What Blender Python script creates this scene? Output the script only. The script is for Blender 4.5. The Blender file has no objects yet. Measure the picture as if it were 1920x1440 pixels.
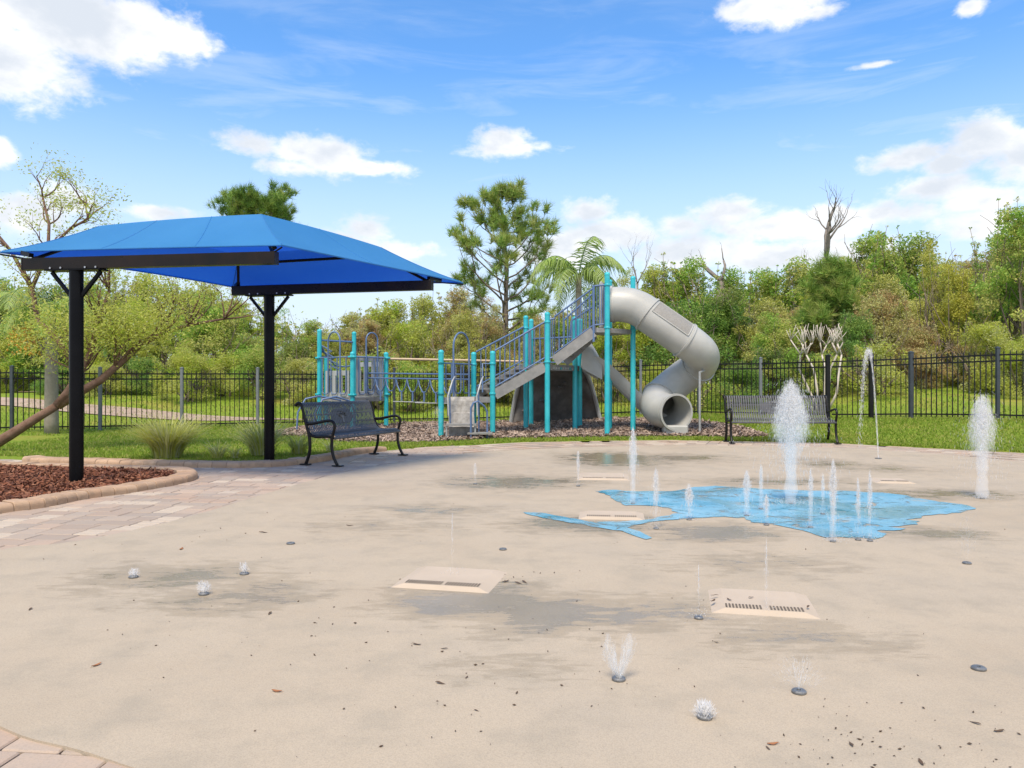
import bpy, math, random
import numpy as np
from mathutils import Vector, Matrix, noise as mnoise

random.seed(7)
RNG = np.random.default_rng(7)
SC = bpy.context.scene
COL = SC.collection
R = math.radians

# ------------------------------------------------------------------ camera
CAM_H = 1.15
FPX = 1420.0                      # focal length in photo pixels (1920 wide)
cam_d = bpy.data.cameras.new('camera')
cam_d.sensor_width = 36.0
cam_d.lens = 36.0 * FPX / 1920.0
cam_d.clip_end = 4000
cam_d.clip_start = 0.05
cam = bpy.data.objects.new('camera', cam_d)
cam.location = (0, 0, CAM_H)
cam.rotation_euler = (R(90), 0, 0)
COL.objects.link(cam)
SC.camera = cam

# ------------------------------------------------------------------ light
SUN_EL, SUN_AZ = 60.0, -164.0     # azimuth from +Y, clockwise (negative = left), behind the camera
sun_d = bpy.data.lights.new('sun', 'SUN')
sun_d.energy = 3.1
sun_d.angle = R(16)
sun_d.color = (1.0, 0.86, 0.69)
sun = bpy.data.objects.new('sun', sun_d)
sv = Vector((math.sin(R(SUN_AZ)) * math.cos(R(SUN_EL)), math.cos(R(SUN_AZ)) * math.cos(R(SUN_EL)), math.sin(R(SUN_EL))))
sun.rotation_euler = sv.to_track_quat('Z', 'Y').to_euler()
sun.location = (-20, -20, 40)
COL.objects.link(sun)
SC.view_settings.view_transform = 'Standard'
SC.view_settings.look = 'None'
SC.view_settings.gamma = 1.0
SC.view_settings.exposure = 0.5
SC.view_settings.use_curve_mapping = False
SC.cycles.max_bounces = 8
SC.cycles.transparent_max_bounces = 24
SC.cycles.use_denoising = True
SC.cycles.volume_bounces = 6

def make_world():
    w = bpy.data.worlds.new('World')
    SC.world = w
    w.use_nodes = True
    nt = w.node_tree
    nt.nodes.clear()
    N = nt.nodes.new
    L = nt.links.new
    def math_(op, a, b=None, clamp=False):
        n = N('ShaderNodeMath'); n.operation = op; n.use_clamp = clamp
        for i, q in enumerate((a, b)):
            if q is None: continue
            if isinstance(q, (int, float)): n.inputs[i].default_value = q
            else: L(q, n.inputs[i])
        return n.outputs[0]
    def maprange(v, a, b, c, d, smooth=True):
        n = N('ShaderNodeMapRange'); n.interpolation_type = 'SMOOTHSTEP' if smooth else 'LINEAR'
        L(v, n.inputs[0])
        for i, q in enumerate((a, b, c, d)): n.inputs[i + 1].default_value = q
        return n.outputs[0]
    def mixc(f, a, b, mode='MIX'):
        n = N('ShaderNodeMix'); n.data_type = 'RGBA'; n.blend_type = mode
        if isinstance(f, (int, float)): n.inputs[0].default_value = f
        else: L(f, n.inputs[0])
        for i, q in ((6, a), (7, b)):
            if isinstance(q, tuple): n.inputs[i].default_value = (*q, 1)
            else: L(q, n.inputs[i])
        return n.outputs[2]
    sky = N('ShaderNodeTexSky'); sky.sky_type = 'NISHITA'; sky.sun_disc = False
    sky.sun_elevation = R(SUN_EL); sky.sun_rotation = R(SUN_AZ)
    sky.altitude = 0; sky.air_density = 1.0; sky.dust_density = 0.8; sky.ozone_density = 1.5
    tc = N('ShaderNodeTexCoord')
    sep = N('ShaderNodeSeparateXYZ'); L(tc.outputs['Generated'], sep.inputs[0])
    az = math_('ARCTAN2', sep.outputs[0], sep.outputs[1])
    el = math_('ARCSINE', sep.outputs[2])
    comb = N('ShaderNodeCombineXYZ'); L(az, comb.inputs[0]); L(el, comb.inputs[1])
    def tex(scale, detail, rough, sx=1.0, sz=1.0, dist=0.0):
        mp = N('ShaderNodeVectorMath'); mp.operation = 'MULTIPLY'
        L(tc.outputs['Generated'], mp.inputs[0]); mp.inputs[1].default_value = (sx, sx, sz)
        n = N('ShaderNodeTexNoise'); n.inputs['Scale'].default_value = scale
        n.inputs['Detail'].default_value = detail; n.inputs['Roughness'].default_value = rough
        n.inputs['Distortion'].default_value = dist
        L(mp.outputs[0], n.inputs['Vector'])
        return n.outputs['Fac']
    # single cumulus clouds: (photo x, y, half width, half height)
    clouds = [(150, 40, 270, 78), (20, 110, 170, 85), (280, 62, 140, 42),
              (470, 268, 70, 26), (560, 285, 60, 24), (620, 292, 95, 40), (690, 315, 80, 18), (545, 315, 70, 18),
              (940, 262, 55, 28), (950, 280, 85, 14),
              (1455, 14, 130, 34), (1390, 22, 70, 22), (1530, 22, 80, 14), (1820, 12, 34, 16),
              (1850, 262, 90, 44), (1930, 285, 100, 60), (1700, 296, 95, 24), (1770, 310, 60, 26), (1750, 352, 95, 30), (1850, 375, 90, 26),
              (690, 430, 55, 30), (660, 450, 75, 20), (740, 470, 90, 20),
              (1100, 395, 60, 32), (1150, 440, 110, 40), (1050, 470, 110, 45), (1270, 425, 60, 24), (1370, 400, 90, 30),
              (1450, 425, 130, 34), (1840, 418, 100, 30), (1560, 420, 110, 40), (1300, 470, 160, 34), (1500, 475, 200, 30),
              (120, 370, 75, 36), (60, 400, 90, 40), (310, 398, 85, 18), (-10, 285, 40, 34), (1660, 400, 110, 26),
              (1640, 122, 46, 6)]
    field = None
    for (px, py, rx, ry) in clouds:
        a = math.atan((px - 960) / FPX)
        e = math.atan((720 - py) / FPX * math.cos(a))
        k = math.cos(a)
        s = N('ShaderNodeVectorMath'); s.operation = 'SUBTRACT'; L(comb.outputs[0], s.inputs[0]); s.inputs[1].default_value = (a, e, 0)
        m = N('ShaderNodeVectorMath'); m.operation = 'MULTIPLY'; L(s.outputs[0], m.inputs[0])
        m.inputs[1].default_value = (FPX / rx / (k * k), FPX / ry / k, 0)
        ln = N('ShaderNodeVectorMath'); ln.operation = 'LENGTH'; L(m.outputs[0], ln.inputs[0])
        d = math_('MULTIPLY', math_('SUBTRACT', 1.0, ln.outputs['Value']), min(ry, 50) / 50.0 * 0.5 + 0.5)
        field = d if field is None else math_('MAXIMUM', field, d)
    edge = tex(15.0, 9.0, 0.62, 1.0, 1.7, 0.4)
    edge2 = tex(46.0, 6.0, 0.6, 1.0, 1.6, 0.2)
    nz = math_('ADD', math_('MULTIPLY', math_('SUBTRACT', edge, 0.47), 1.35), math_('MULTIPLY', math_('SUBTRACT', edge2, 0.5), 0.75))
    dens = math_('ADD', field, nz)
    # clouds go on behind the camera, extra unseen cover added to whiten the light
    big = tex(4.2, 8.0, 0.58, 1.0, 2.4, 0.3)
    behind = maprange(sep.outputs[1], 0.15, 0.45, 1.0, 0.0)
    dens2 = math_('MULTIPLY', math_('SUBTRACT', big, 0.44), 6.0)
    dens2 = math_('SUBTRACT', dens2, math_('MULTIPLY', math_('SUBTRACT', 1.0, behind), 3.0))
    dens = math_('MAXIMUM', dens, dens2)
    mask = maprange(dens, -0.08, 0.5, 0.0, 1.0)
    # thin veil: pale wisps that thicken towards the horizon
    wisp = tex(5.0, 7.0, 0.6, 1.0, 6.0, 0.6)
    veil = math_('MULTIPLY', maprange(wisp, 0.42, 0.72, 0.0, 1.0), maprange(el, 0.02, 0.55, 0.75, 0.10))
    haze = maprange(el, 0.05, 0.42, 0.92, 0.0)
    veil = math_('MAXIMUM', veil, haze)
    shade = tex(8.0, 5.0, 0.55, 1.0, 1.8, 0.2)
    shf = maprange(math_('ADD', math_('MULTIPLY', dens, 0.22), shade), 0.44, 0.80, 0.0, 1.0)
    ccol = mixc(shf, (5.6, 5.55, 5.5), (3.7, 3.95, 4.3))
    tint = mixc(1.0, sky.outputs[0], (0.60, 0.97, 1.27), 'MULTIPLY')
    veiled = mixc(veil, tint, (4.0, 4.5, 5.1))
    fin = mixc(math_('MULTIPLY', mask, 0.96), veiled, ccol)
    bg = N('ShaderNodeBackground'); L(fin, bg.inputs[0]); bg.inputs[1].default_value = 0.15
    out = N('ShaderNodeOutputWorld'); L(bg.outputs[0], out.inputs[0])
make_world()

# ------------------------------------------------------------------ helpers
def G(px, py, z=0.0):
    """ground point seen at a photo pixel"""
    Y = FPX * (CAM_H - z) / (py - 720.0)
    return ((px - 960.0) * Y / FPX, Y)
def PX(px, Y): return (px - 960.0) * Y / FPX
def PZ(py, Y): return CAM_H + (720.0 - py) * Y / FPX
def S(t):
    t = min(1.0, max(0.0, t)); return t * t * (3 - 2 * t)
def interp(x, xs, ys): return float(np.interp(x, xs, ys))

class MB:
    def __init__(self): self.v = []; self.f = []
    def add(self, vs, fs):
        n = len(self.v); self.v.extend([tuple(q) for q in vs]); self.f.extend([tuple(i + n for i in q) for q in fs]); return self
    def box(self, c, s, rz=0.0):
        cx, cy, cz = c; hx, hy, hz = s[0] / 2, s[1] / 2, s[2] / 2
        co, si = math.cos(rz), math.sin(rz); vs = []
        for z in (-hz, hz):
            for x, y in ((-hx, -hy), (hx, -hy), (hx, hy), (-hx, hy)):
                vs.append((cx + x * co - y * si, cy + x * si + y * co, cz + z))
        return self.add(vs, [(3, 2, 1, 0), (4, 5, 6, 7), (0, 1, 5, 4), (1, 2, 6, 5), (2, 3, 7, 6), (3, 0, 4, 7)])
    def bbox(self, c, s, b, rz=0.0):
        """box with chamfered top and vertical edges"""
        cx, cy, cz = c; hx, hy, hz = s[0] / 2, s[1] / 2, s[2] / 2
        co, si = math.cos(rz), math.sin(rz); vs = []
        def ring(ax, ay, z, k):
            for x, y in ((-ax + k, -ay), (ax - k, -ay), (ax, -ay + k), (ax, ay - k), (ax - k, ay), (-ax + k, ay), (-ax, ay - k), (-ax, -ay + k)):
                vs.append((cx + x * co - y * si, cy + x * si + y * co, cz + z))
        ring(hx, hy, -hz, b); ring(hx, hy, hz - b, b); ring(hx - b, hy - b, hz, b)
        fs = [tuple(range(7, -1, -1)), tuple(range(16, 24))]
        for r_ in (0, 8):
            for i in range(8):
                j = (i + 1) % 8; fs.append((r_ + i, r_ + j, r_ + 8 + j, r_ + 8 + i))
        return self.add(vs, fs)
    def beam(self, p, q, w, h):
        p = Vector(p); q = Vector(q); d = (q - p).normalized()
        s = d.cross(Vector((0, 0, 1)))
        if s.length < 1e-4: s = Vector((1, 0, 0))
        s.normalize(); u = s.cross(d)
        vs = []
        for c in (p, q):
            for a, b in ((-1, -1), (1, -1), (1, 1), (-1, 1)): vs.append(c + s * a * w / 2 + u * b * h / 2)
        return self.add(vs, [(3, 2, 1, 0), (4, 5, 6, 7), (0, 1, 5, 4), (1, 2, 6, 5), (2, 3, 7, 6), (3, 0, 4, 7)])
    def tube(self, path, r, n=8, cap=True):
        P = [Vector(p) for p in path]; m = len(P)
        rr = [r] * m if isinstance(r, (int, float)) else list(r)
        T = [(P[min(i + 1, m - 1)] - P[max(i - 1, 0)]).normalized() for i in range(m)]
        a = Vector((0, 0, 1)) if abs(T[0].z) < 0.9 else Vector((1, 0, 0))
        u = (a - T[0] * a.dot(T[0])).normalized(); vs = []
        for i in range(m):
            u = (u - T[i] * u.dot(T[i])); u = u.normalized() if u.length > 1e-6 else T[i].orthogonal().normalized()
            w = T[i].cross(u)
            for k in range(n):
                t = 2 * math.pi * k / n
                vs.append(P[i] + (u * math.cos(t) + w * math.sin(t)) * rr[i])
        fs = []
        for i in range(m - 1):
            for k in range(n):
                j = (k + 1) % n; fs.append((i * n + k, i * n + j, (i + 1) * n + j, (i + 1) * n + k))
        if cap: fs.append(tuple(range(n - 1, -1, -1))); fs.append(tuple((m - 1) * n + k for k in range(n)))
        return self.add(vs, fs)
    def lathe(self, prof, c=(0, 0, 0), n=12):
        vs = []; fs = []
        for r_, z in prof:
            for k in range(n):
                t = 2 * math.pi * k / n; vs.append((c[0] + r_ * math.cos(t), c[1] + r_ * math.sin(t), c[2] + z))
        for i in range(len(prof) - 1):
            for k in range(n):
                j = (k + 1) % n; fs.append((i * n + k, i * n + j, (i + 1) * n + j, (i + 1) * n + k))
        fs.append(tuple(range(n - 1, -1, -1))); fs.append(tuple((len(prof) - 1) * n + k for k in range(n)))
        return self.add(vs, fs)
    def prism(self, poly, z0, z1):
        n = len(poly)
        vs = [(x, y, z0) for x, y in poly] + [(x, y, z1) for x, y in poly]
        fs = [tuple(range(n - 1, -1, -1)), tuple(range(n, 2 * n))] + [(i, (i + 1) % n, n + (i + 1) % n, n + i) for i in range(n)]
        return self.add(vs, fs)
    def grid(self, rows):
        m = len(rows[0]); vs = [p for r_ in rows for p in r_]
        fs = [(i * m + k, i * m + k + 1, (i + 1) * m + k + 1, (i + 1) * m + k) for i in range(len(rows) - 1) for k in range(m - 1)]
        return self.add(vs, fs)
    def mesh(self, name, smooth=False):
        me = bpy.data.meshes.new(name); me.from_pydata(self.v, [], self.f); me.update()
        if smooth: me.shade_smooth()
        return me
    def build(self, name, mat, parent=None, smooth=False, world=False):
        o = bpy.data.objects.new(name, self.mesh(name, smooth)); COL.objects.link(o)
        if mat is not None: o.data.materials.append(mat)
        if parent is not None:
            o.parent = parent
            if world: o.location = -Vector(parent.location)
        return o

def smooth_by_angle(o, deg=35):
    me = o.data
    me.shade_smooth()
    try: me.set_sharp_from_angle(angle=R(deg))
    except Exception: pass

def arr_mesh(name, V, F, var=None):
    """fast mesh from numpy arrays; var = one float per face"""
    V = np.asarray(V, np.float32).reshape(-1, 3); F = np.asarray(F, np.int32)
    k = F.shape[1]; me = bpy.data.meshes.new(name)
    me.vertices.add(len(V)); me.vertices.foreach_set('co', V.ravel())
    me.loops.add(F.size); me.loops.foreach_set('vertex_index', F.ravel())
    me.polygons.add(len(F)); me.polygons.foreach_set('loop_start', np.arange(0, F.size, k, dtype=np.int32))
    try: me.polygons.foreach_set('loop_total', np.full(len(F), k, np.int32))
    except Exception: pass
    me.update(calc_edges=True)
    if var is not None:
        at = me.attributes.new('var', 'FLOAT', 'FACE'); at.data.foreach_set('value', np.asarray(var, np.float32))
    return me

def link(name, me, mat, parent=None):
    o = bpy.data.objects.new(name, me); COL.objects.link(o)
    if mat is not None and len(me.materials) == 0: me.materials.append(mat)
    if parent is not None: o.parent = parent
    return o
def tag(o, label=None, cat=None, group=None, kind=None):
    if label: o['label'] = label
    if cat: o['category'] = cat
    if group: o['group'] = group
    if kind: o['kind'] = kind
    return o
def thing(name, label, cat, loc=(0, 0, 0), rz=0.0, group=None):
    o = bpy.data.objects.new(name, None); o.empty_display_size = 0.2; COL.objects.link(o)
    o.location = loc; o.rotation_euler = (0, 0, rz)
    return tag(o, label, cat, group)
def structure(name, mb, mat, smooth=False):
    o = mb.build(name, mat, None, smooth); o['kind'] = 'structure'; return o
def catmull(pts, n=6, closed=False):
    P = [np.array(p, float) for p in pts]; m = len(P); out = []
    for i in range(m if closed else m - 1):
        if closed: p0, p1, p2, p3 = P[(i - 1) % m], P[i], P[(i + 1) % m], P[(i + 2) % m]
        else: p0, p1, p2, p3 = P[max(i - 1, 0)], P[i], P[i + 1], P[min(i + 2, m - 1)]
        for k in range(n):
            t = k / n
            out.append(tuple(0.5 * ((2 * p1) + (-p0 + p2) * t + (2 * p0 - 5 * p1 + 4 * p2 - p3) * t * t + (-p0 + 3 * p1 - 3 * p2 + p3) * t ** 3)))
    if not closed: out.append(tuple(P[-1]))
    return out
def resample(pts, step):
    P = [np.array(p, float) for p in pts]; out = [P[0]]; acc = 0.0
    for a, b in zip(P[:-1], P[1:]):
        L_ = np.linalg.norm(b - a); pos = step - acc
        while pos <= L_: out.append(a + (b - a) * pos / L_); pos += step
        acc = L_ - (pos - step)
    return [tuple(p) for p in out]
def inside(poly, x, y):
    c = False; n = len(poly); j = n - 1
    for i in range(n):
        xi, yi = poly[i]; xj, yj = poly[j]
        if (yi > y) != (yj > y) and x < (xj - xi) * (y - yi) / (yj - yi) + xi: c = not c
        j = i
    return c
def poly_dist(poly, x, y):
    P = np.array(poly + [poly[0]]); a = P[:-1]; b = P[1:]; p = np.array((x, y)); d = b - a
    t = np.clip(((p - a) * d).sum(1) / np.maximum((d * d).sum(1), 1e-9), 0, 1)
    return float(np.min(np.hypot(*(a + d * t[:, None] - p).T)))

# ------------------------------------------------------------------ materials
def nodes_mat(name):
    m = bpy.data.materials.new(name); m.use_nodes = True
    nt = m.node_tree; b = nt.nodes['Principled BSDF']
    return m, nt, b
def ramp(nt, fac, stops):
    r = nt.nodes.new('ShaderNodeValToRGB'); e = r.color_ramp.elements
    while len(e) > 1: e.remove(e[-1])
    e[0].position = stops[0][0]; e[0].color = (*stops[0][1], 1)
    for p, c in stops[1:]:
        q = e.new(p); q.color = (*c, 1)
    nt.links.new(fac, r.inputs[0]); return r.outputs[0]
def noise_n(nt, scale, detail=4, rough=0.55, vec=None, dist=0.0):
    n = nt.nodes.new('ShaderNodeTexNoise'); n.inputs['Scale'].default_value = scale
    n.inputs['Detail'].default_value = detail; n.inputs['Roughness'].default_value = rough; n.inputs['Distortion'].default_value = dist
    if vec is not None: nt.links.new(vec, n.inputs['Vector'])
    return n.outputs['Fac']
def obj_coord(nt):
    return nt.nodes.new('ShaderNodeTexCoord').outputs['Object']
def mixrgb(nt, f, a, b, mode='MIX'):
    n = nt.nodes.new('ShaderNodeMix'); n.data_type = 'RGBA'; n.blend_type = mode
    for i, q in ((0, f), (6, a), (7, b)):
        if isinstance(q, (int, float)): n.inputs[i].default_value = q
        elif isinstance(q, tuple): n.inputs[i].default_value = (*q, 1)
        else: nt.links.new(q, n.inputs[i])
    return n.outputs[2]
def mth(nt, op, a, b=None, clamp=False):
    n = nt.nodes.new('ShaderNodeMath'); n.operation = op; n.use_clamp = clamp
    for i, q in enumerate((a, b)):
        if q is None: continue
        if isinstance(q, (int, float)): n.inputs[i].default_value = q
        else: nt.links.new(q, n.inputs[i])
    return n.outputs[0]
def mrange(nt, v, a, b, c=0.0, d=1.0):
    n = nt.nodes.new('ShaderNodeMapRange'); n.interpolation_type = 'SMOOTHSTEP'
    nt.links.new(v, n.inputs[0])
    for i, q in enumerate((a, b, c, d)): n.inputs[i + 1].default_value = q
    return n.outputs[0]
def bump(nt, b, h, strength=0.3, dist=0.01):
    n = nt.nodes.new('ShaderNodeBump'); n.inputs['Strength'].default_value = strength; n.inputs['Distance'].default_value = dist
    nt.links.new(h, n.inputs['Height']); nt.links.new(n.outputs[0], b.inputs['Normal'])
def simple(name, c1, c2=None, rough=0.6, metal=0.0, scale=6.0, bmp=0.0, bscale=60.0, spec=0.5, detail=5, lo=0.35, hi=0.68):
    m, nt, b = nodes_mat(name)
    c2 = c2 or tuple(x * 0.8 for x in c1); oc = obj_coord(nt)
    nt.links.new(ramp(nt, noise_n(nt, scale, detail, 0.6, oc), [(lo, c1), (hi, c2)]), b.inputs['Base Color'])
    rn = nt.nodes.new('ShaderNodeMapRange'); nt.links.new(noise_n(nt, scale * 3, 3, 0.5, oc), rn.inputs[0])
    rn.inputs[3].default_value = max(0.02, rough - 0.12); rn.inputs[4].default_value = min(1.0, rough + 0.12)
    nt.links.new(rn.outputs[0], b.inputs['Roughness'])
    b.inputs['Metallic'].default_value = metal; b.inputs['Specular IOR Level'].default_value = spec
    if bmp: bump(nt, b, noise_n(nt, bscale, 4, 0.6, oc), bmp, 0.01)
    return m
def leaf_mat(name, stops, trans=0.45, rough=0.55, patch=False):
    m, nt, b = nodes_mat(name)
    at = nt.nodes.new('ShaderNodeAttribute'); at.attribute_name = 'var'
    oi = nt.nodes.new('ShaderNodeObjectInfo')
    oc = nt.nodes.new('ShaderNodeTexCoord').outputs['Object']
    f = mth(nt, 'ADD', at.outputs['Fac'], mth(nt, 'MULTIPLY', mth(nt, 'SUBTRACT', oi.outputs['Random'], 0.5), 0.25))
    f = mth(nt, 'ADD', f, mth(nt, 'MULTIPLY', mth(nt, 'SUBTRACT', noise_n(nt, 1.1, 3, 0.6, oc), 0.5), 0.8), True)
    col = ramp(nt, f, stops)
    if patch:
        geo = nt.nodes.new('ShaderNodeNewGeometry'); wp = geo.outputs['Position']
        col = mixrgb(nt, mth(nt, 'MULTIPLY', mrange(nt, noise_n(nt, .55, 5, .65, wp), .5, .68), .6), col, (.37, .37, .10))
        col = mixrgb(nt, mth(nt, 'MULTIPLY', mrange(nt, noise_n(nt, .9, 5, .65, wp, .5), .56, .7), .5), col, (.27, .205, .115))
    nt.links.new(col, b.inputs['Base Color']); b.inputs['Roughness'].default_value = rough
    b.inputs['Specular IOR Level'].default_value = 0.3
    tr = nt.nodes.new('ShaderNodeBsdfTranslucent'); nt.links.new(col, tr.inputs[0])
    mx = nt.nodes.new('ShaderNodeMixShader'); mx.inputs[0].default_value = trans
    nt.links.new(b.outputs[0], mx.inputs[1]); nt.links.new(tr.outputs[0], mx.inputs[2])
    nt.links.new(mx.outputs[0], nt.nodes['Material Output'].inputs[0])
    return m
M = {}
M['black'] = simple('black_powder_coat', (0.003, 0.003, 0.004), (0.005, 0.005, 0.006), 0.28, scale=4, spec=0.12)
M['bench_black'] = simple('bench_black_coating', (0.006, 0.0055, 0.0055), (0.014, 0.011, 0.010), 0.36, scale=9, spec=0.3)
M['bench_slat'] = simple('bench_slat_coating', (0.07, 0.072, 0.078), (0.12, 0.122, 0.13), 0.42, scale=14)
M['bronze'] = simple('beam_dark_bronze', (0.005, 0.0045, 0.0045), (0.016, 0.009, 0.006), 0.3, scale=3, spec=0.25)
M['bolt'] = simple('zinc_bolt', (0.55, 0.55, 0.56), (0.4, 0.4, 0.4), 0.35, 0.9)
M['fence'] = simple('fence_black_paint', (0.006, 0.0065, 0.007), (0.012, 0.012, 0.012), 0.42, scale=5, spec=0.3)
M['fence_post'] = simple('fence_post_paint', (0.035, 0.045, 0.06), (0.06, 0.07, 0.085), 0.38, scale=3)
M['fence_skylit'] = simple('fence_post_sky_reflection', (0.13, 0.15, 0.17), (0.19, 0.20, 0.22), 0.5, scale=3)  # sunlit sky reflection on black posts, painted in as a pale colour
M['teal'] = simple('teal_post_coating', (0.016, 0.385, 0.455), (0.05, 0.50, 0.56), 0.36, scale=3.5)
M['blue'] = simple('blue_rail_coating', (0.085, 0.15, 0.29), (0.12, 0.185, 0.33), 0.4, scale=5)
M['grey_plastic'] = simple('grey_panel_plastic', (0.40, 0.42, 0.42), (0.34, 0.36, 0.36), 0.5, scale=3)
M['slide'] = simple('grey_slide_plastic', (0.45, 0.45, 0.425), (0.37, 0.372, 0.35), 0.42, scale=2.2, bmp=0.05, bscale=40)
M['slide_dark'] = simple('slide_window_mesh', (0.235, 0.225, 0.205), (0.29, 0.28, 0.26), 0.5, scale=30)
M['deck'] = simple('grey_deck_coating', (0.20, 0.20, 0.195), (0.29, 0.285, 0.275), 0.6, scale=7)
M['tan'] = simple('tan_pipe_coating', (0.55, 0.42, 0.27), (0.47, 0.36, 0.23), 0.5, scale=4)
M['galv'] = simple('galvanised_pole', (0.42, 0.43, 0.43), (0.34, 0.35, 0.35), 0.45, 0.3, scale=8)
M['rock'] = simple('moulded_rock_wall', (0.10, 0.097, 0.092), (0.20, 0.19, 0.18), 0.75, scale=3, bmp=0.6, bscale=14)
M['climber'] = simple('weathered_step_panel', (0.24, 0.225, 0.205), (0.40, 0.385, 0.36), 0.7, scale=11)
# ------------------------------------------------------------------ ground layout (metres)
PAD_FAR = [G(*p) for p in [(0, 1035), (110, 1022), (200, 1007), (300, 985), (400, 958), (500, 927), (630, 891), (750, 868), (900, 849),
                           (1100, 839), (1300, 836), (1480, 838), (1620, 843), (1780, 854), (1920, 867)]]
PAD = catmull(PAD_FAR + [(9.6, 9.3), (10.4, 6.0), (9.6, 1.0), (6.0, -2.0), (2.0, -0.6), (0.3, 1.45), G(230, 1440), G(0, 1368), (-2.65, 3.2), (-3.3, 4.2)], 6, True)
OUTER = [G(*p) for p in [(732, 845), (800, 838.5), (880, 835), (975, 829.5), (1100, 827), (1255, 825), (1352, 827), (1558, 830.5), (1720, 839),
                         (1849, 846), (1920, 849.5)]] + [(10.2, 11.0), (12.5, 8.6), (15.0, 4.0)]
CURB_B = [G(*p) for p in [(41, 867), (80, 870), (207, 874), (320, 877), (480, 877.5), (562, 872), (612, 865), (675, 852), (732, 846)]]
CURB_A = [G(*p) for p in [(-120, 985), (0, 964), (92, 951), (160, 937), (242, 926), (320, 912), (367, 902)]]
CA_BACK = [G(*p) for p in [(367, 893), (340, 886), (250, 884), (152, 881), (0, 876), (-160, 872)]]
BND = [(-30, 11.9), (-14, 11.8), (-9, 11.6), (-7.4, 11.45)] + [(x - 0.03, y + 0.19) for x, y in CURB_B[1:-1]] + OUTER
BND = sorted(BND)
BX = [p[0] for p in BND]; BY = [p[1] for p in BND]
def yb(x): return interp(x, BX, BY)
FENCE_PTS = [(-22.0, 13.6), (-11.78, 17.84), (-3.4, 21.45), (3.6, 21.2), (6.5, 19.8), (7.85, 18.4), (9.35, 17.55), (10.39, 16.1), (15.0, 11.2)]
FX = [p[0] for p in FENCE_PTS]; FY = [p[1] for p in FENCE_PTS]
def yf(x): return interp(x, FX, FY) if x < 10.4 else 16.1
def gz(x, y):
    """height of the lawn"""
    if y < yb(x): return 0.02
    A = interp(x, [-8, -3, 0, 3.6, 6.5, 9.35, 11, 20], [0.0, 0.03, 0.10, 0.26, 0.28, 0.33, 0.38, 0.45])
    d = y - yb(x)
    z = 0.02 + A * S(d / max(3.5, (yf(x) - yb(x))))
    z += 0.8 * S((y - yf(x) - 0.8) / 9.5)
    z += 0.012 * math.sin(x * 1.7 + y * 0.9) * S(d / 2)
    return z

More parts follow.
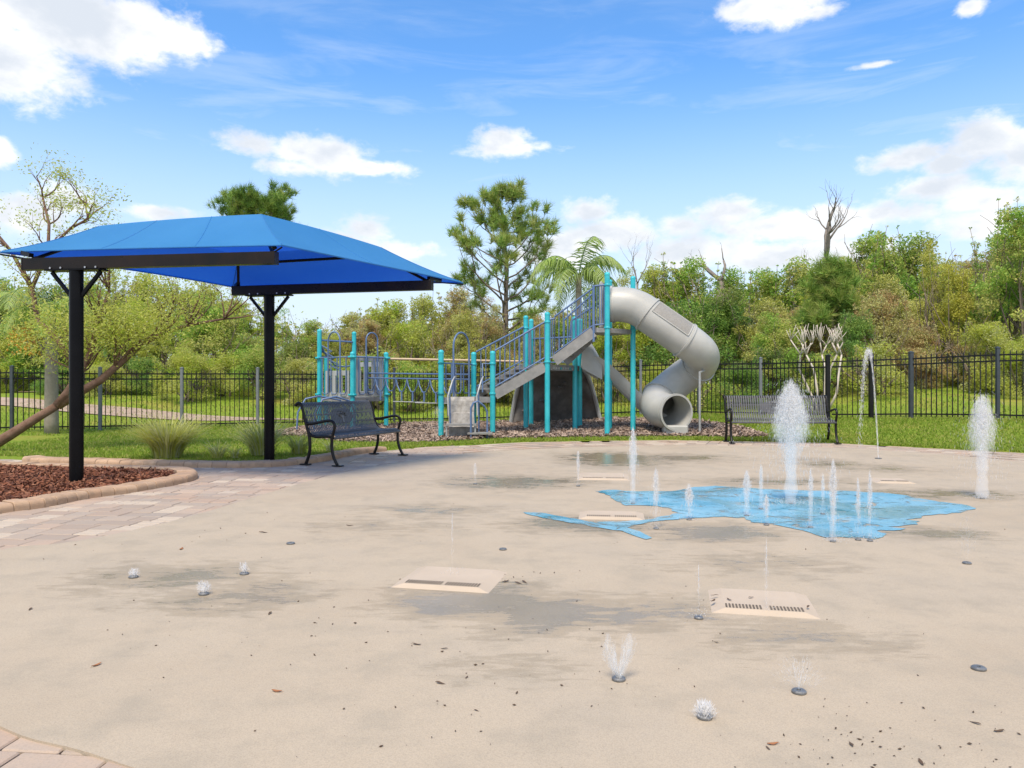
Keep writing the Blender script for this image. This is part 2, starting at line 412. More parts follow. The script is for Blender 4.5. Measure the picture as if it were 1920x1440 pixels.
# concrete of the splash pad, with wet patches
def concrete_mat():
    m, nt, b = nodes_mat('splash_pad_concrete')
    geo = nt.nodes.new('ShaderNodeNewGeometry'); pos = geo.outputs['Position']
    big = noise_n(nt, 0.55, 5, 0.6, pos); mid = noise_n(nt, 3.2, 6, 0.65, pos); fine = noise_n(nt, 190, 3, 0.75, pos); grit = noise_n(nt, 75, 4, 0.7, pos)
    base = ramp(nt, big, [(0.30, (0.41, 0.337, 0.248)), (0.5, (0.455, 0.38, 0.284)), (0.72, (0.405, 0.348, 0.273))])
    base = mixrgb(nt, mrange(nt, mid, 0.42, 0.75), base, (0.37, 0.317, 0.242))
    base = mixrgb(nt, mth(nt, 'MULTIPLY', mrange(nt, fine, 0.38, 0.7), 0.48), base, (0.25, 0.208, 0.17))
    base = mixrgb(nt, mth(nt, 'MULTIPLY', mrange(nt, grit, 0.62, 0.78), 0.35), base, (0.30, 0.265, 0.225))
    wet = [((1150, 862), 1.0, 1.4, 1.0), ((1270, 860), 1.0, 0.8, 0.8), ((960, 906), 0.95, 0.75, 0.9), ((1060, 903), 0.6, 0.5, 0.7), ((1110, 985), 0.75, 0.5, 1.0), ((1340, 1000), 0.6, 0.45, 0.9),
           ((900, 1130), 0.55, 0.42, 1.0), ((1010, 1150), 0.6, 0.4, 0.85), ((1180, 1160), 0.7, 0.4, 0.6), ((330, 1085), 0.62, 0.42, 0.75), ((440, 1120), 0.5, 0.38, 0.8),
           ((1560, 872), 0.6, 1.0, 0.7), ((1660, 880), 0.6, 0.7, 0.6), ((1790, 928), 0.8, 0.5, 0.7), ((1640, 930), 1.1, 0.55, 0.8), ((1760, 1003), 0.45, 0.28, 0.8), ((1450, 905), 1.3, 0.45, 0.7),
           ((800, 960), 0.7, 0.45, 0.55), ((1420, 1060), 0.7, 0.35, 0.45), ((700, 990), 0.6, 0.35, 0.4), ((1480, 1200), 0.5, 0.3, 0.45), ((960, 1260), 0.3, 0.16, 0.35)]
    sep = nt.nodes.new('ShaderNodeVectorMath'); sep.operation = 'MULTIPLY'; nt.links.new(pos, sep.inputs[0]); sep.inputs[1].default_value = (1, 1, 0)
    field = None
    for (p, rx, ry, w) in wet:
        c = G(*p)
        s = nt.nodes.new('ShaderNodeVectorMath'); s.operation = 'SUBTRACT'; nt.links.new(sep.outputs[0], s.inputs[0]); s.inputs[1].default_value = (c[0], c[1], 0)
        q = nt.nodes.new('ShaderNodeVectorMath'); q.operation = 'MULTIPLY'; nt.links.new(s.outputs[0], q.inputs[0]); q.inputs[1].default_value = (1 / rx, 1 / ry, 0)
        ln = nt.nodes.new('ShaderNodeVectorMath'); ln.operation = 'LENGTH'; nt.links.new(q.outputs[0], ln.inputs[0])
        d = mth(nt, 'MULTIPLY', mth(nt, 'SUBTRACT', 1.25, ln.outputs['Value']), w)
        field = d if field is None else mth(nt, 'MAXIMUM', field, d)
    warp = noise_n(nt, 2.2, 9, 0.7, pos, 0.8); streak_v = nt.nodes.new('ShaderNodeVectorMath'); streak_v.operation = 'MULTIPLY'
    nt.links.new(pos, streak_v.inputs[0]); streak_v.inputs[1].default_value = (1.0, 3.4, 1); streak = noise_n(nt, 3.6, 9, 0.68, streak_v.outputs[0], 0.6)
    f = mth(nt, 'ADD', field, mth(nt, 'MULTIPLY', mth(nt, 'SUBTRACT', warp, 0.5), 1.5))
    f = mth(nt, 'ADD', f, mth(nt, 'MULTIPLY', mth(nt, 'SUBTRACT', streak, 0.5), 1.7))
    sv2 = nt.nodes.new('ShaderNodeVectorMath'); sv2.operation = 'MULTIPLY'; nt.links.new(pos, sv2.inputs[0]); sv2.inputs[1].default_value = (1.0, 5.0, 1)
    fine_st = noise_n(nt, 4.5, 10, 0.72, sv2.outputs[0], 0.9)
    f = mth(nt, 'ADD', f, mth(nt, 'MULTIPLY', mth(nt, 'SUBTRACT', fine_st, 0.5), 1.3))
    damp = mrange(nt, f, 0.12, 0.38); pool = mrange(nt, f, 0.5, 0.72)
    wetc = mixrgb(nt, 1.0, base, (0.84, 0.825, 0.785), 'MULTIPLY')
    edge = mth(nt, 'MULTIPLY', mrange(nt, f, 0.18, 0.3), mth(nt, 'SUBTRACT', 1.0, mrange(nt, f, 0.32, 0.45)))
    col = mixrgb(nt, mth(nt, 'MULTIPLY', damp, 0.95), base, wetc)
    col = mixrgb(nt, mth(nt, 'MULTIPLY', pool, 0.8), col, mixrgb(nt, 1.0, base, (0.64, 0.63, 0.59), 'MULTIPLY'))
    col = mixrgb(nt, mth(nt, 'MULTIPLY', edge, 0.10), col, (0.30, 0.27, 0.22))
    col = mixrgb(nt, mth(nt, 'MULTIPLY', mrange(nt, fine_st, 0.56, 0.72), 0.16), col, (0.24, 0.21, 0.175))
    nt.links.new(col, b.inputs['Base Color'])
    rgh = mth(nt, 'SUBTRACT', 0.86, mth(nt, 'ADD', mth(nt, 'MULTIPLY', damp, 0.16), mth(nt, 'MULTIPLY', pool, 0.54)))
    nt.links.new(rgh, b.inputs['Roughness']); b.inputs['Specular IOR Level'].default_value = 0.35
    bump(nt, b, mth(nt, 'ADD', mth(nt, 'MULTIPLY', fine, 0.6), grit), 0.25, 0.004)
    return m
M['pad'] = concrete_mat()
structure('splash_pad', MB().prism(PAD, -0.06, 0.012), M['pad'])

# paving bed below the pavers
M['sand'] = simple('paver_joint_sand', (0.13, 0.11, 0.09), (0.2, 0.17, 0.14), 0.95, scale=30)
structure('paving_bed', MB().box((0, 5, -0.055), (36, 27, 0.04)), M['sand'])

def paver_mat(name, attr):
    m, nt, b = nodes_mat(name)
    if attr:
        a = nt.nodes.new('ShaderNodeAttribute'); a.attribute_name = 'var'; f = a.outputs['Fac']
    else: f = nt.nodes.new('ShaderNodeObjectInfo').outputs['Random']
    geo = nt.nodes.new('ShaderNodeNewGeometry'); pos = geo.outputs['Position']
    c = ramp(nt, f, [(0.0, (0.43, 0.305, 0.225)), (0.22, (0.34, 0.27, 0.215)), (0.4, (0.46, 0.335, 0.25)), (0.6, (0.37, 0.305, 0.245)), (0.78, (0.48, 0.365, 0.275)), (1.0, (0.32, 0.265, 0.22))])
    c = mixrgb(nt, mth(nt, 'MULTIPLY', mrange(nt, noise_n(nt, 2.2, 5, 0.6, pos), 0.4, 0.75), 0.7), c, (0.35, 0.30, 0.255))
    c = mixrgb(nt, mth(nt, 'MULTIPLY', mrange(nt, noise_n(nt, 150, 3, 0.7, pos), 0.4, 0.8), 0.4), c, (0.22, 0.19, 0.16))
    nt.links.new(c, b.inputs['Base Color']); b.inputs['Roughness'].default_value = 0.85
    bump(nt, b, noise_n(nt, 180, 3, 0.7, pos), 0.3, 0.004)
    return m
M['paver'] = paver_mat('paver_stone', False); M['paver_v'] = paver_mat('paver_stone_mixed', True)
M['cream'] = simple('cream_paver', (0.50, 0.42, 0.335), (0.43, 0.36, 0.285), 0.85, scale=3, bmp=0.2, bscale=150)

paving = bpy.data.objects.new('paving', None); COL.objects.link(paving); paving['kind'] = 'structure'
bedA = catmull(CURB_A, 4) + catmull(CA_BACK, 4)[0:]
def in_frame(x, y):
    return y > 1.7 and abs(x) < 0.69 * y and (CAM_H * FPX / y) < 735
cand = []
PR = -0.10; co, si = math.cos(PR), math.sin(PR)
rr = random.Random(3)
v = -4.0
row = 0
while v < 15.5:
    u = -11.0 + rr.uniform(0, 0.2)
    while u < 6:
        k = rr.random(); wdt = 0.2 if k < 0.62 else 0.3
        cx, cy = u + wdt / 2, v + 0.1
        x = cx * co - cy * si; y = cx * si + cy * co
        ok = y < yb(x) + 0.12 and x < 2 and (y < 3.6 or x < -0.9)
        if ok and inside(PAD, x, y) and poly_dist(PAD, x, y) > 0.26: ok = False
        if ok and inside(bedA, x, y) and poly_dist(bedA, x, y) > 0.22: ok = False
        if ok and y < 0.4: ok = False
        if ok:
            if wdt == 0.2 and rr.random() < 0.26:
                for s in (-0.05, 0.05):
                    yy = cy + s; cand.append((cx * co - yy * si, cx * si + yy * co, wdt, 0.1, True))
            else: cand.append((x, y, wdt, 0.2, False))
        u += wdt
    v += 0.2; row += 1
cand.sort(key=lambda c: -((c[2] * c[3] / c[1] ** 3) if in_frame(c[0], c[1]) else 0))
pm = {}
def paver_mesh(w, d, cream):
    k = (w, d, cream)
    if k not in pm:
        me = MB().bbox((0, 0, -0.02), (w - 0.008, d - 0.008, 0.04), 0.005).mesh('paver')
        me.materials.append(M['cream'] if cream else M['paver']); pm[k] = me
    return pm[k]
mbp = {True: MB(), False: MB()}; varp = []
for i, (x, y, w, d, cr) in enumerate(cand):
    dz = rr.uniform(-0.002, 0.0025)
    if i < 290:
        o = bpy.data.objects.new('paver', paver_mesh(w, d, cr)); COL.objects.link(o); o.parent = paving
        o.location = (x, y, 0.004 + dz); o.rotation_euler = (rr.uniform(-.006, .006), rr.uniform(-.006, .006), PR)
    else:
        n0 = len(mbp[cr].f); mbp[cr].bbox((x, y, -0.016 + dz), (w - 0.008, d - 0.008, 0.04), 0.005, PR)
        if not cr: varp += [rr.random()] * (len(mbp[cr].f) - n0)
# border courses that follow the far edge of the pad
inner = [p for p in PAD if p[1] > 8.5]
OUT_S = catmull(OUTER, 8)
def ring_at(k, n=4):
    out = []
    for (ox, oy) in resample(OUT_S, 0.12):
        P = np.array(PAD); dd = np.hypot(P[:, 0] - ox, P[:, 1] - oy); j = int(np.argmin(dd)); out.append((ox + (P[j, 0] - ox) * k, oy + (P[j, 1] - oy) * k))
    return out
for k in range(5):
    c0 = ring_at(max(0.0, k / 4.4)); pts = resample(c0, 0.21)
    for (a, b_) in zip(pts[:-1], pts[1:]):
        if rr.random() < 0.02: continue
        cr = rr.random() < 0.16
        ang = math.atan2(b_[1] - a[1], b_[0] - a[0]); nx, ny = math.sin(ang), -math.cos(ang)
        n0 = len(mbp[cr].f)
        mbp[cr].bbox(((a[0] + b_[0]) / 2 + nx * 0.11, (a[1] + b_[1]) / 2 + ny * 0.11, -0.020 + rr.uniform(-.003, .002)), (0.203, 0.213, 0.04), 0.005, ang)
        if not cr: varp += [rr.random()] * (len(mbp[cr].f) - n0)
o = mbp[False].build('mixed_pavers', M['paver_v'], paving); o['kind'] = 'stuff'
at = o.data.attributes.new('var', 'FLOAT', 'FACE'); at.data.foreach_set('value', np.array(varp, np.float32))
o = mbp[True].build('cream_pavers', M['cream'], paving); o['kind'] = 'stuff'

# ------------------------------------------------------------------ brick curbs
def curb_brick_mat():
    m, nt, b = nodes_mat('curb_brick')
    oi = nt.nodes.new('ShaderNodeObjectInfo'); geo = nt.nodes.new('ShaderNodeNewGeometry'); pos = geo.outputs['Position']
    c = ramp(nt, oi.outputs['Random'], [(0, (0.42, 0.275, 0.175)), (0.35, (0.48, 0.33, 0.215)), (0.7, (0.38, 0.255, 0.165)), (1, (0.51, 0.36, 0.24))])
    c = mixrgb(nt, mrange(nt, noise_n(nt, 9, 5, 0.65, pos), 0.4, 0.75), c, (0.32, 0.22, 0.145))
    nt.links.new(c, b.inputs['Base Color']); b.inputs['Roughness'].default_value = 0.85
    bump(nt, b, noise_n(nt, 120, 4, 0.7, pos), 0.4, 0.005)
    return m
M['curb'] = curb_brick_mat()
def brick_mesh(w, d, h):
    prof = [(0, -0.05), (0, h - 0.045)]
    for t in range(0, 91, 18): prof.append((0.045 - 0.045 * math.cos(R(t)), h - 0.045 + 0.045 * math.sin(R(t))))
    prof += [(d - 0.012, h), (d, h - 0.012), (d, -0.05)]
    mb = MB(); n = len(prof); hw = w / 2
    def rim(x, k): return [(x, y * 1.0, z - (k if z > 0 else 0)) for y, z in prof]
    vs = rim(-hw, 0.004) + rim(-hw + 0.004, 0) + rim(hw - 0.004, 0) + rim(hw, 0.004); fs = []
    for r_ in range(3):
        for i in range(n - 1): fs.append((r_ * n + i, (r_ + 1) * n + i, (r_ + 1) * n + i + 1, r_ * n + i + 1))
    fs += [tuple(range(n)), tuple(range(4 * n - 1, 3 * n - 1, -1))]
    me = mb.add(vs, fs).mesh('brick'); me.materials.append(M['curb']); return me
def curb(name, pts, step, label, flip=1):
    P = resample(catmull(pts, 5), step); root = thing(name, label, 'curb', (P[0][0], P[0][1], 0))
    me = brick_mesh(step - 0.006, 0.23, 0.085)
    for a, b_ in zip(P[:-1], P[1:]):
        ang = math.atan2(b_[1] - a[1], b_[0] - a[0])
        o = bpy.data.objects.new('brick', me); COL.objects.link(o); o.parent = root
        o.location = ((a[0] + b_[0]) / 2 - P[0][0], (a[1] + b_[1]) / 2 - P[0][1], rr.uniform(-.006, .006)); o.rotation_euler = (rr.uniform(-.015, .015), rr.uniform(-.012, .012), ang + rr.uniform(-.012, .012))
    return root
tipA = [G(*p) for p in [(-120, 985), (0, 964), (92, 951), (160, 937), (242, 926), (320, 912), (360, 903), (371, 896), (360, 889), (330, 886), (250, 883.5), (152, 880.5), (0, 875.5), (-160, 870)]]
curb('garden_curb', tipA, 0.135, 'tan bullnose brick curb looping round the red bark bed')
curb('garden_curb', CURB_B, 0.20, 'tan bullnose brick curb in front of the ornamental grass clumps')

# ------------------------------------------------------------------ bark bed
def chips(n, xy_fn, zfn, lo, hi, seed, name, mat, parent=None, lift=0.03):
    g = np.random.default_rng(seed); C = []
    while len(C) < n:
        q = xy_fn(g)
        if q is not None: C.append((q[0], q[1], zfn(*q) + g.uniform(0, lift)))
    C = np.array(C); m = len(C)
    d = g.normal(size=(m, 3)); d[:, 2] *= 0.35; d /= np.linalg.norm(d, axis=1)[:, None]
    e = np.cross(d, g.normal(size=(m, 3)) * [0.4, 0.4, 1.0]); e /= np.linalg.norm(e, axis=1)[:, None]; w = np.cross(d, e)
    L_ = g.uniform(lo, hi, (m, 1)); W_ = L_ * g.uniform(0.18, 0.4, (m, 1)); T_ = L_ * g.uniform(0.06, 0.14, (m, 1))
    V = np.stack([C - d * L_ - e * W_ * .6, C - d * L_ * .8 + e * W_, C + d * L_ - e * W_ * .4, C + d * L_ * .9 + e * W_ * .7, C + w * T_ * 2], 1).reshape(-1, 3)
    b0 = (np.arange(m) * 5)[:, None]
    F = np.concatenate([b0 + np.array([[0, 2, 4]]), b0 + [[2, 3, 4]], b0 + [[3, 1, 4]], b0 + [[1, 0, 4]]])
    var = np.tile(g.random(m), 4)
    o = link(name, arr_mesh(name, V, F, var), mat, parent); o['kind'] = 'stuff'; return o
def chip_mat(name, stops):
    m, nt, b = nodes_mat(name); a = nt.nodes.new('ShaderNodeAttribute'); a.attribute_name = 'var'
    nt.links.new(ramp(nt, a.outputs['Fac'], stops), b.inputs['Base Color']); b.inputs['Roughness'].default_value = 0.9; return m
M['bark_soil'] = simple('bark_bed_soil', (0.10, 0.04, 0.025), (0.17, 0.07, 0.04), 0.95, scale=25, bmp=0.8, bscale=60)
M['bark'] = chip_mat('red_bark_chips', [(0, (0.075, 0.028, 0.016)), (0.3, (0.16, 0.054, 0.027)), (0.6, (0.24, 0.088, 0.043)), (0.85, (0.30, 0.14, 0.08)), (1, (0.12, 0.046, 0.028))])
M['mulch_soil'] = simple('play_mulch_soil', (0.15, 0.115, 0.09), (0.22, 0.17, 0.135), 0.95, scale=14, bmp=0.8, bscale=40)
M['mulch'] = chip_mat('play_mulch_chips', [(0, (0.17, 0.12, 0.095)), (0.4, (0.33, 0.245, 0.195)), (0.75, (0.46, 0.36, 0.29)), (1, (0.22, 0.165, 0.135))])
bp0 = catmull(tipA, 4); bedpoly = []
for i, (x, y) in enumerate(bp0):
    a, b_ = bp0[max(0, i - 1)], bp0[min(len(bp0) - 1, i + 1)]; L_ = math.dist(a, b_); bedpoly.append((x - (b_[1] - a[1]) / L_ * .13, y + (b_[0] - a[0]) / L_ * .13))
M['bark_in'] = M['bark_soil']
bo = structure('bark_bed', MB().prism(bedpoly, -0.05, 0.045), M['bark_soil'])
def bed_xy(g):
    x, y = g.uniform(-8.2, -3.2), g.uniform(6.4, 10.6)
    if x < -0.72 * y or not inside(bedpoly, x, y) or poly_dist(bedpoly, x, y) < 0.15: return None
    return x, y
chips(9000, bed_xy, lambda x, y: 0.045, 0.018, 0.05, 5, 'bark_chips', M['bark'], bo)

# ------------------------------------------------------------------ lawn
def lawn_mat():
    m, nt, b = nodes_mat('lawn_turf'); geo = nt.nodes.new('ShaderNodeNewGeometry'); pos = geo.outputs['Position']
    c = ramp(nt, noise_n(nt, 0.6, 6, 0.65, pos), [(0.3, (0.19, 0.29, 0.03)), (0.5, (0.225, 0.31, 0.038)), (0.66, (0.32, 0.31, 0.065)), (0.8, (0.38, 0.31, 0.10))])
    c = mixrgb(nt, mrange(nt, noise_n(nt, 25, 4, 0.7, pos), 0.45, 0.8), c, (0.13, 0.17, 0.03))
    sp = nt.nodes.new('ShaderNodeSeparateXYZ'); nt.links.new(pos, sp.inputs[0])
    nt.links.new(c, b.inputs['Base Color']); b.inputs['Roughness'].default_value = 0.95; b.inputs['Specular IOR Level'].default_value = 0.1
    bump(nt, b, noise_n(nt, 60, 4, 0.8, pos), 0.8, 0.03); return m
M['lawn'] = lawn_mat()
rows = []
xs = sorted(set([-160, -110, -80, -60, -45, -36] + list(np.arange(-30, 15.01, 0.3)) + [16, 18, 20, 24, 30, 38, 46, 60, 80, 110, 160]))
ts = [0, 0.15, 0.4, 0.8, 1.3, 2, 2.8, 3.6, 4.5, 5.5, 6.5, 7.5, 8.5, 9.5, 10.5, 11.5, 12.5, 14, 15.5, 17, 19, 22, 26, 32, 42, 60, 90, 140, 260, 600, 1800]
for t in ts:
    rows.append([(x * (1 + max(0, t - 20) / 120), yb(x) + t, gz(x, yb(x) + t) if t > 0 else 0.0) for x in xs])
structure('lawn', MB().grid(rows), M['lawn'], True)
# soil strip behind the front curb
soil = MB(); sr = [[], []]
for (x, y) in catmull(CURB_B[1:-1], 5): sr[0].append((x - 0.02, y + 0.2, 0.055)); sr[1].append((x - 0.05, y + 0.75, 0.035))
M['soil'] = simple('bed_soil', (0.13, 0.08, 0.05), (0.2, 0.13, 0.085), 0.95, scale=20, bmp=0.7, bscale=50)
structure('grass_bed_soil', soil.grid(sr), M['soil'], True)
# playground mulch
mf = [G(*p) for p in [(560, 822), (640, 833), (760, 833), (860, 829), (930, 825.5), (1140, 822), (1300, 821.5), (1400, 824), (1450, 823)]]
mk = [(-5.6, 18.6), (-4.6, 19.6), (-3.0, 20.6), (0.0, 20.7), (2.8, 20.3), (4.4, 19.3), (5.2, 17.8), (5.6, 15.9)]
mfx = [p[0] for p in mf]; mfy = [p[1] for p in mf]; mkx = [p[0] for p in mk]; mky = [p[1] for p in mk]
def mul(x): return interp(x, mfx, mfy), interp(x, mkx, mky)
rows = []; MX = np.linspace(-5.3, 5.35, 50)
for t in np.linspace(0, 1, 26):
    rows.append([(x, mul(x)[0] * (1 - t) + mul(x)[1] * t, gz(x, mul(x)[0] * (1 - t) + mul(x)[1] * t) + (0.006 if t in (0.0, 1.0) else 0.035)) for x in MX])
mo = structure('play_mulch', MB().grid(rows), M['mulch_soil'], True)
def mul_xy(g):
    x = g.uniform(-5.3, 5.35); a, b_ = mul(x); y = a + (b_ - a) * g.random() ** 1.3; return x, y
chips(16000, mul_xy, lambda x, y: gz(x, y) + 0.035, 0.03, 0.075, 6, 'mulch_chips', M['mulch'], mo)
# sandy path beyond the fence
pth = MB(); pr = [[], []]
for (x, y) in catmull([(-40, 23.6), (-24, 23.6), (-17, 23.4), (-13, 22.8), (-10, 22.2), (-7.5, 22.2), (-5.5, 22.6)], 10):
    wv = 0.62 * S((-5.5 - x) / 5.0) + 0.05
    pr[0].append((x, y - wv, gz(x, y - wv) + 0.03)); pr[1].append((x, y + wv, gz(x, y + wv) + 0.03))
M['path'] = simple('sandy_path', (0.42, 0.32, 0.24), (0.30, 0.22, 0.16), 0.95, scale=3, bmp=0.3, bscale=30)
structure('sandy_path', pth.grid(pr), M['path'], True)
pr = [[(-80, 31.0, gz(-30, 31) + 0.3), (-24, 30.5, gz(-24, 30.5) + 0.03), (-17, 29.6, gz(-17, 29.6) + 0.03)], [(-80, 32.6, gz(-30, 32) + 0.3), (-24, 32, gz(-24, 32) + 0.03), (-17, 30.4, gz(-17, 30.4) + 0.03)]]
structure('far_path', MB().grid(pr), M['path'], True)

# grass blades: real blades on the parts of the lawn that are in view
def blades():
    g = np.random.default_rng(11); P = []
    def scatter(n, x0, x1, d0, d1):
        for _ in range(n):
            x = g.uniform(x0, x1); y = yb(x) + d0 + (d1 - d0) * g.random() ** 1.4
            if abs(x) > 0.72 * y: continue
            if -5.3 < x < 5.35:
                a, b_ = mul(x)
                if a + 0.03 < y < b_ - 0.03: continue
            P.append((x, y, gz(x, y)))
    scatter(46000, -9.5, -1.6, 0.35, 9.0); scatter(14000, -3.5, 5.8, 0.02, 1.6); scatter(42000, 4.5, 12.5, 0.03, 5.5); scatter(30000, -15, 13, 5.0, 14)
    P = np.array(P); m = len(P)
    a = g.uniform(0, 2 * np.pi, m); h = g.uniform(0.02, 0.055, m) * (1 + 0.6 * (P[:, 1] > 19)); w = g.uniform(0.004, 0.009, m) * (1 + P[:, 1] / 14)
    dx, dy = np.cos(a), np.sin(a); lean = g.normal(0, 0.022, (m, 2))
    V = np.stack([np.stack([P[:, 0] - dx * w, P[:, 1] - dy * w, P[:, 2] - 0.004], 1), np.stack([P[:, 0] + dx * w, P[:, 1] + dy * w, P[:, 2] - 0.004], 1),
                  np.stack([P[:, 0] + lean[:, 0], P[:, 1] + lean[:, 1], P[:, 2] + h], 1)], 1).reshape(-1, 3)
    F = np.arange(3 * m).reshape(-1, 3)
    return arr_mesh('grass', V, F, g.random(m))
M['blade'] = leaf_mat('grass_blade', [(0, (0.17, 0.27, 0.025)), (0.45, (0.25, 0.36, 0.04)), (0.75, (0.31, 0.385, 0.055)), (1, (0.42, 0.40, 0.12))], 0.4)
tag(link('grass', blades(), M['blade']), 'short mown green grass round the playground', 'grass', kind='stuff')

# painted fish shape on the pad
fish = [(1118, 923), (1140, 921), (1200, 924), (1260, 924), (1300, 916), (1340, 914), (1390, 916), (1440, 920), (1520, 923), (1580, 923), (1640, 926), (1690, 930), (1720, 937), (1745, 942), (1790, 947),
        (1820, 951), (1833, 959), (1800, 964), (1760, 968), (1730, 972), (1700, 977), (1722, 980), (1719, 986), (1690, 988), (1667, 991), (1700, 995), (1692, 998), (1650, 998), (1642, 1000), (1662, 1004),
        (1660, 1012), (1640, 1015), (1600, 1012), (1570, 1010), (1545, 1012), (1520, 1002), (1480, 993), (1440, 986), (1412, 983), (1397, 974), (1340, 972), (1290, 975), (1240, 980), (1185, 988), (1181, 994),
        (1224, 1012), (1214, 1016), (1160, 999), (1105, 990), (1050, 981), (1005, 972), (980, 963), (1015, 964), (1065, 974), (1115, 982), (1170, 981), (1225, 976), (1255, 969), (1272, 964), (1255, 957),
        (1225, 951), (1170, 950), (1155, 941), (1140, 932)]
def paint_mat():
    m, nt, b = nodes_mat('pool_blue_paint'); geo = nt.nodes.new('ShaderNodeNewGeometry'); pos = geo.outputs['Position']
    c = ramp(nt, noise_n(nt, 1.9, 8, 0.66, pos, 0.8), [(0.34, (0.045, 0.22, 0.32)), (0.43, (0.14, 0.35, 0.48)), (0.60, (0.22, 0.43, 0.55)), (0.7, (0.07, 0.27, 0.38))])
    c = mixrgb(nt, mrange(nt, noise_n(nt, 2.6, 7, 0.7, pos, 0.5), 0.58, 0.68), c, (0.33, 0.38, 0.38))
    nt.links.new(c, b.inputs['Base Color']); nt.links.new(mrange(nt, noise_n(nt, 1.1, 6, .65, pos, .5), .4, .62, .5, .12), b.inputs['Roughness'])
    bump(nt, b, noise_n(nt, 90, 3, 0.7, pos), 0.15, 0.004)
    tr = nt.nodes.new('ShaderNodeBsdfTransparent'); mx = nt.nodes.new('ShaderNodeMixShader')
    wear = mth(nt, 'MAXIMUM', mth(nt, 'MULTIPLY', mrange(nt, noise_n(nt, 3.4, 9, .72, pos, .8), .53, .64), .85), mth(nt, 'MULTIPLY', mrange(nt, noise_n(nt, 40, 4, .7, pos), .55, .75), .55))
    nt.links.new(wear, mx.inputs[0]); nt.links.new(b.outputs[0], mx.inputs[1]); nt.links.new(tr.outputs[0], mx.inputs[2]); nt.links.new(mx.outputs[0], nt.nodes['Material Output'].inputs[0]); return m
M['paint'] = paint_mat()
rag = random.Random(12); FP = []
for (p, q) in zip(fish, fish[1:] + fish[:1]):
    a, b_ = G(*p), G(*q); n_ = max(1, int(math.dist(a, b_) / .07))
    for k in range(n_):
        t = k / n_; FP.append((a[0] + (b_[0] - a[0]) * t + rag.gauss(0, .012), a[1] + (b_[1] - a[1]) * t + rag.gauss(0, .016)))
fo = MB().add([(*p, 0.0165) for p in FP], [tuple(range(len(FP)))[::-1]]).build('painted_pool_shape', M['paint'])
if fo.data.polygons[0].normal.z < 0: fo.data.flip_normals()
fo['kind'] = 'structure'
tag(fo, 'worn light blue shape painted on the beige splash pad', 'painting')
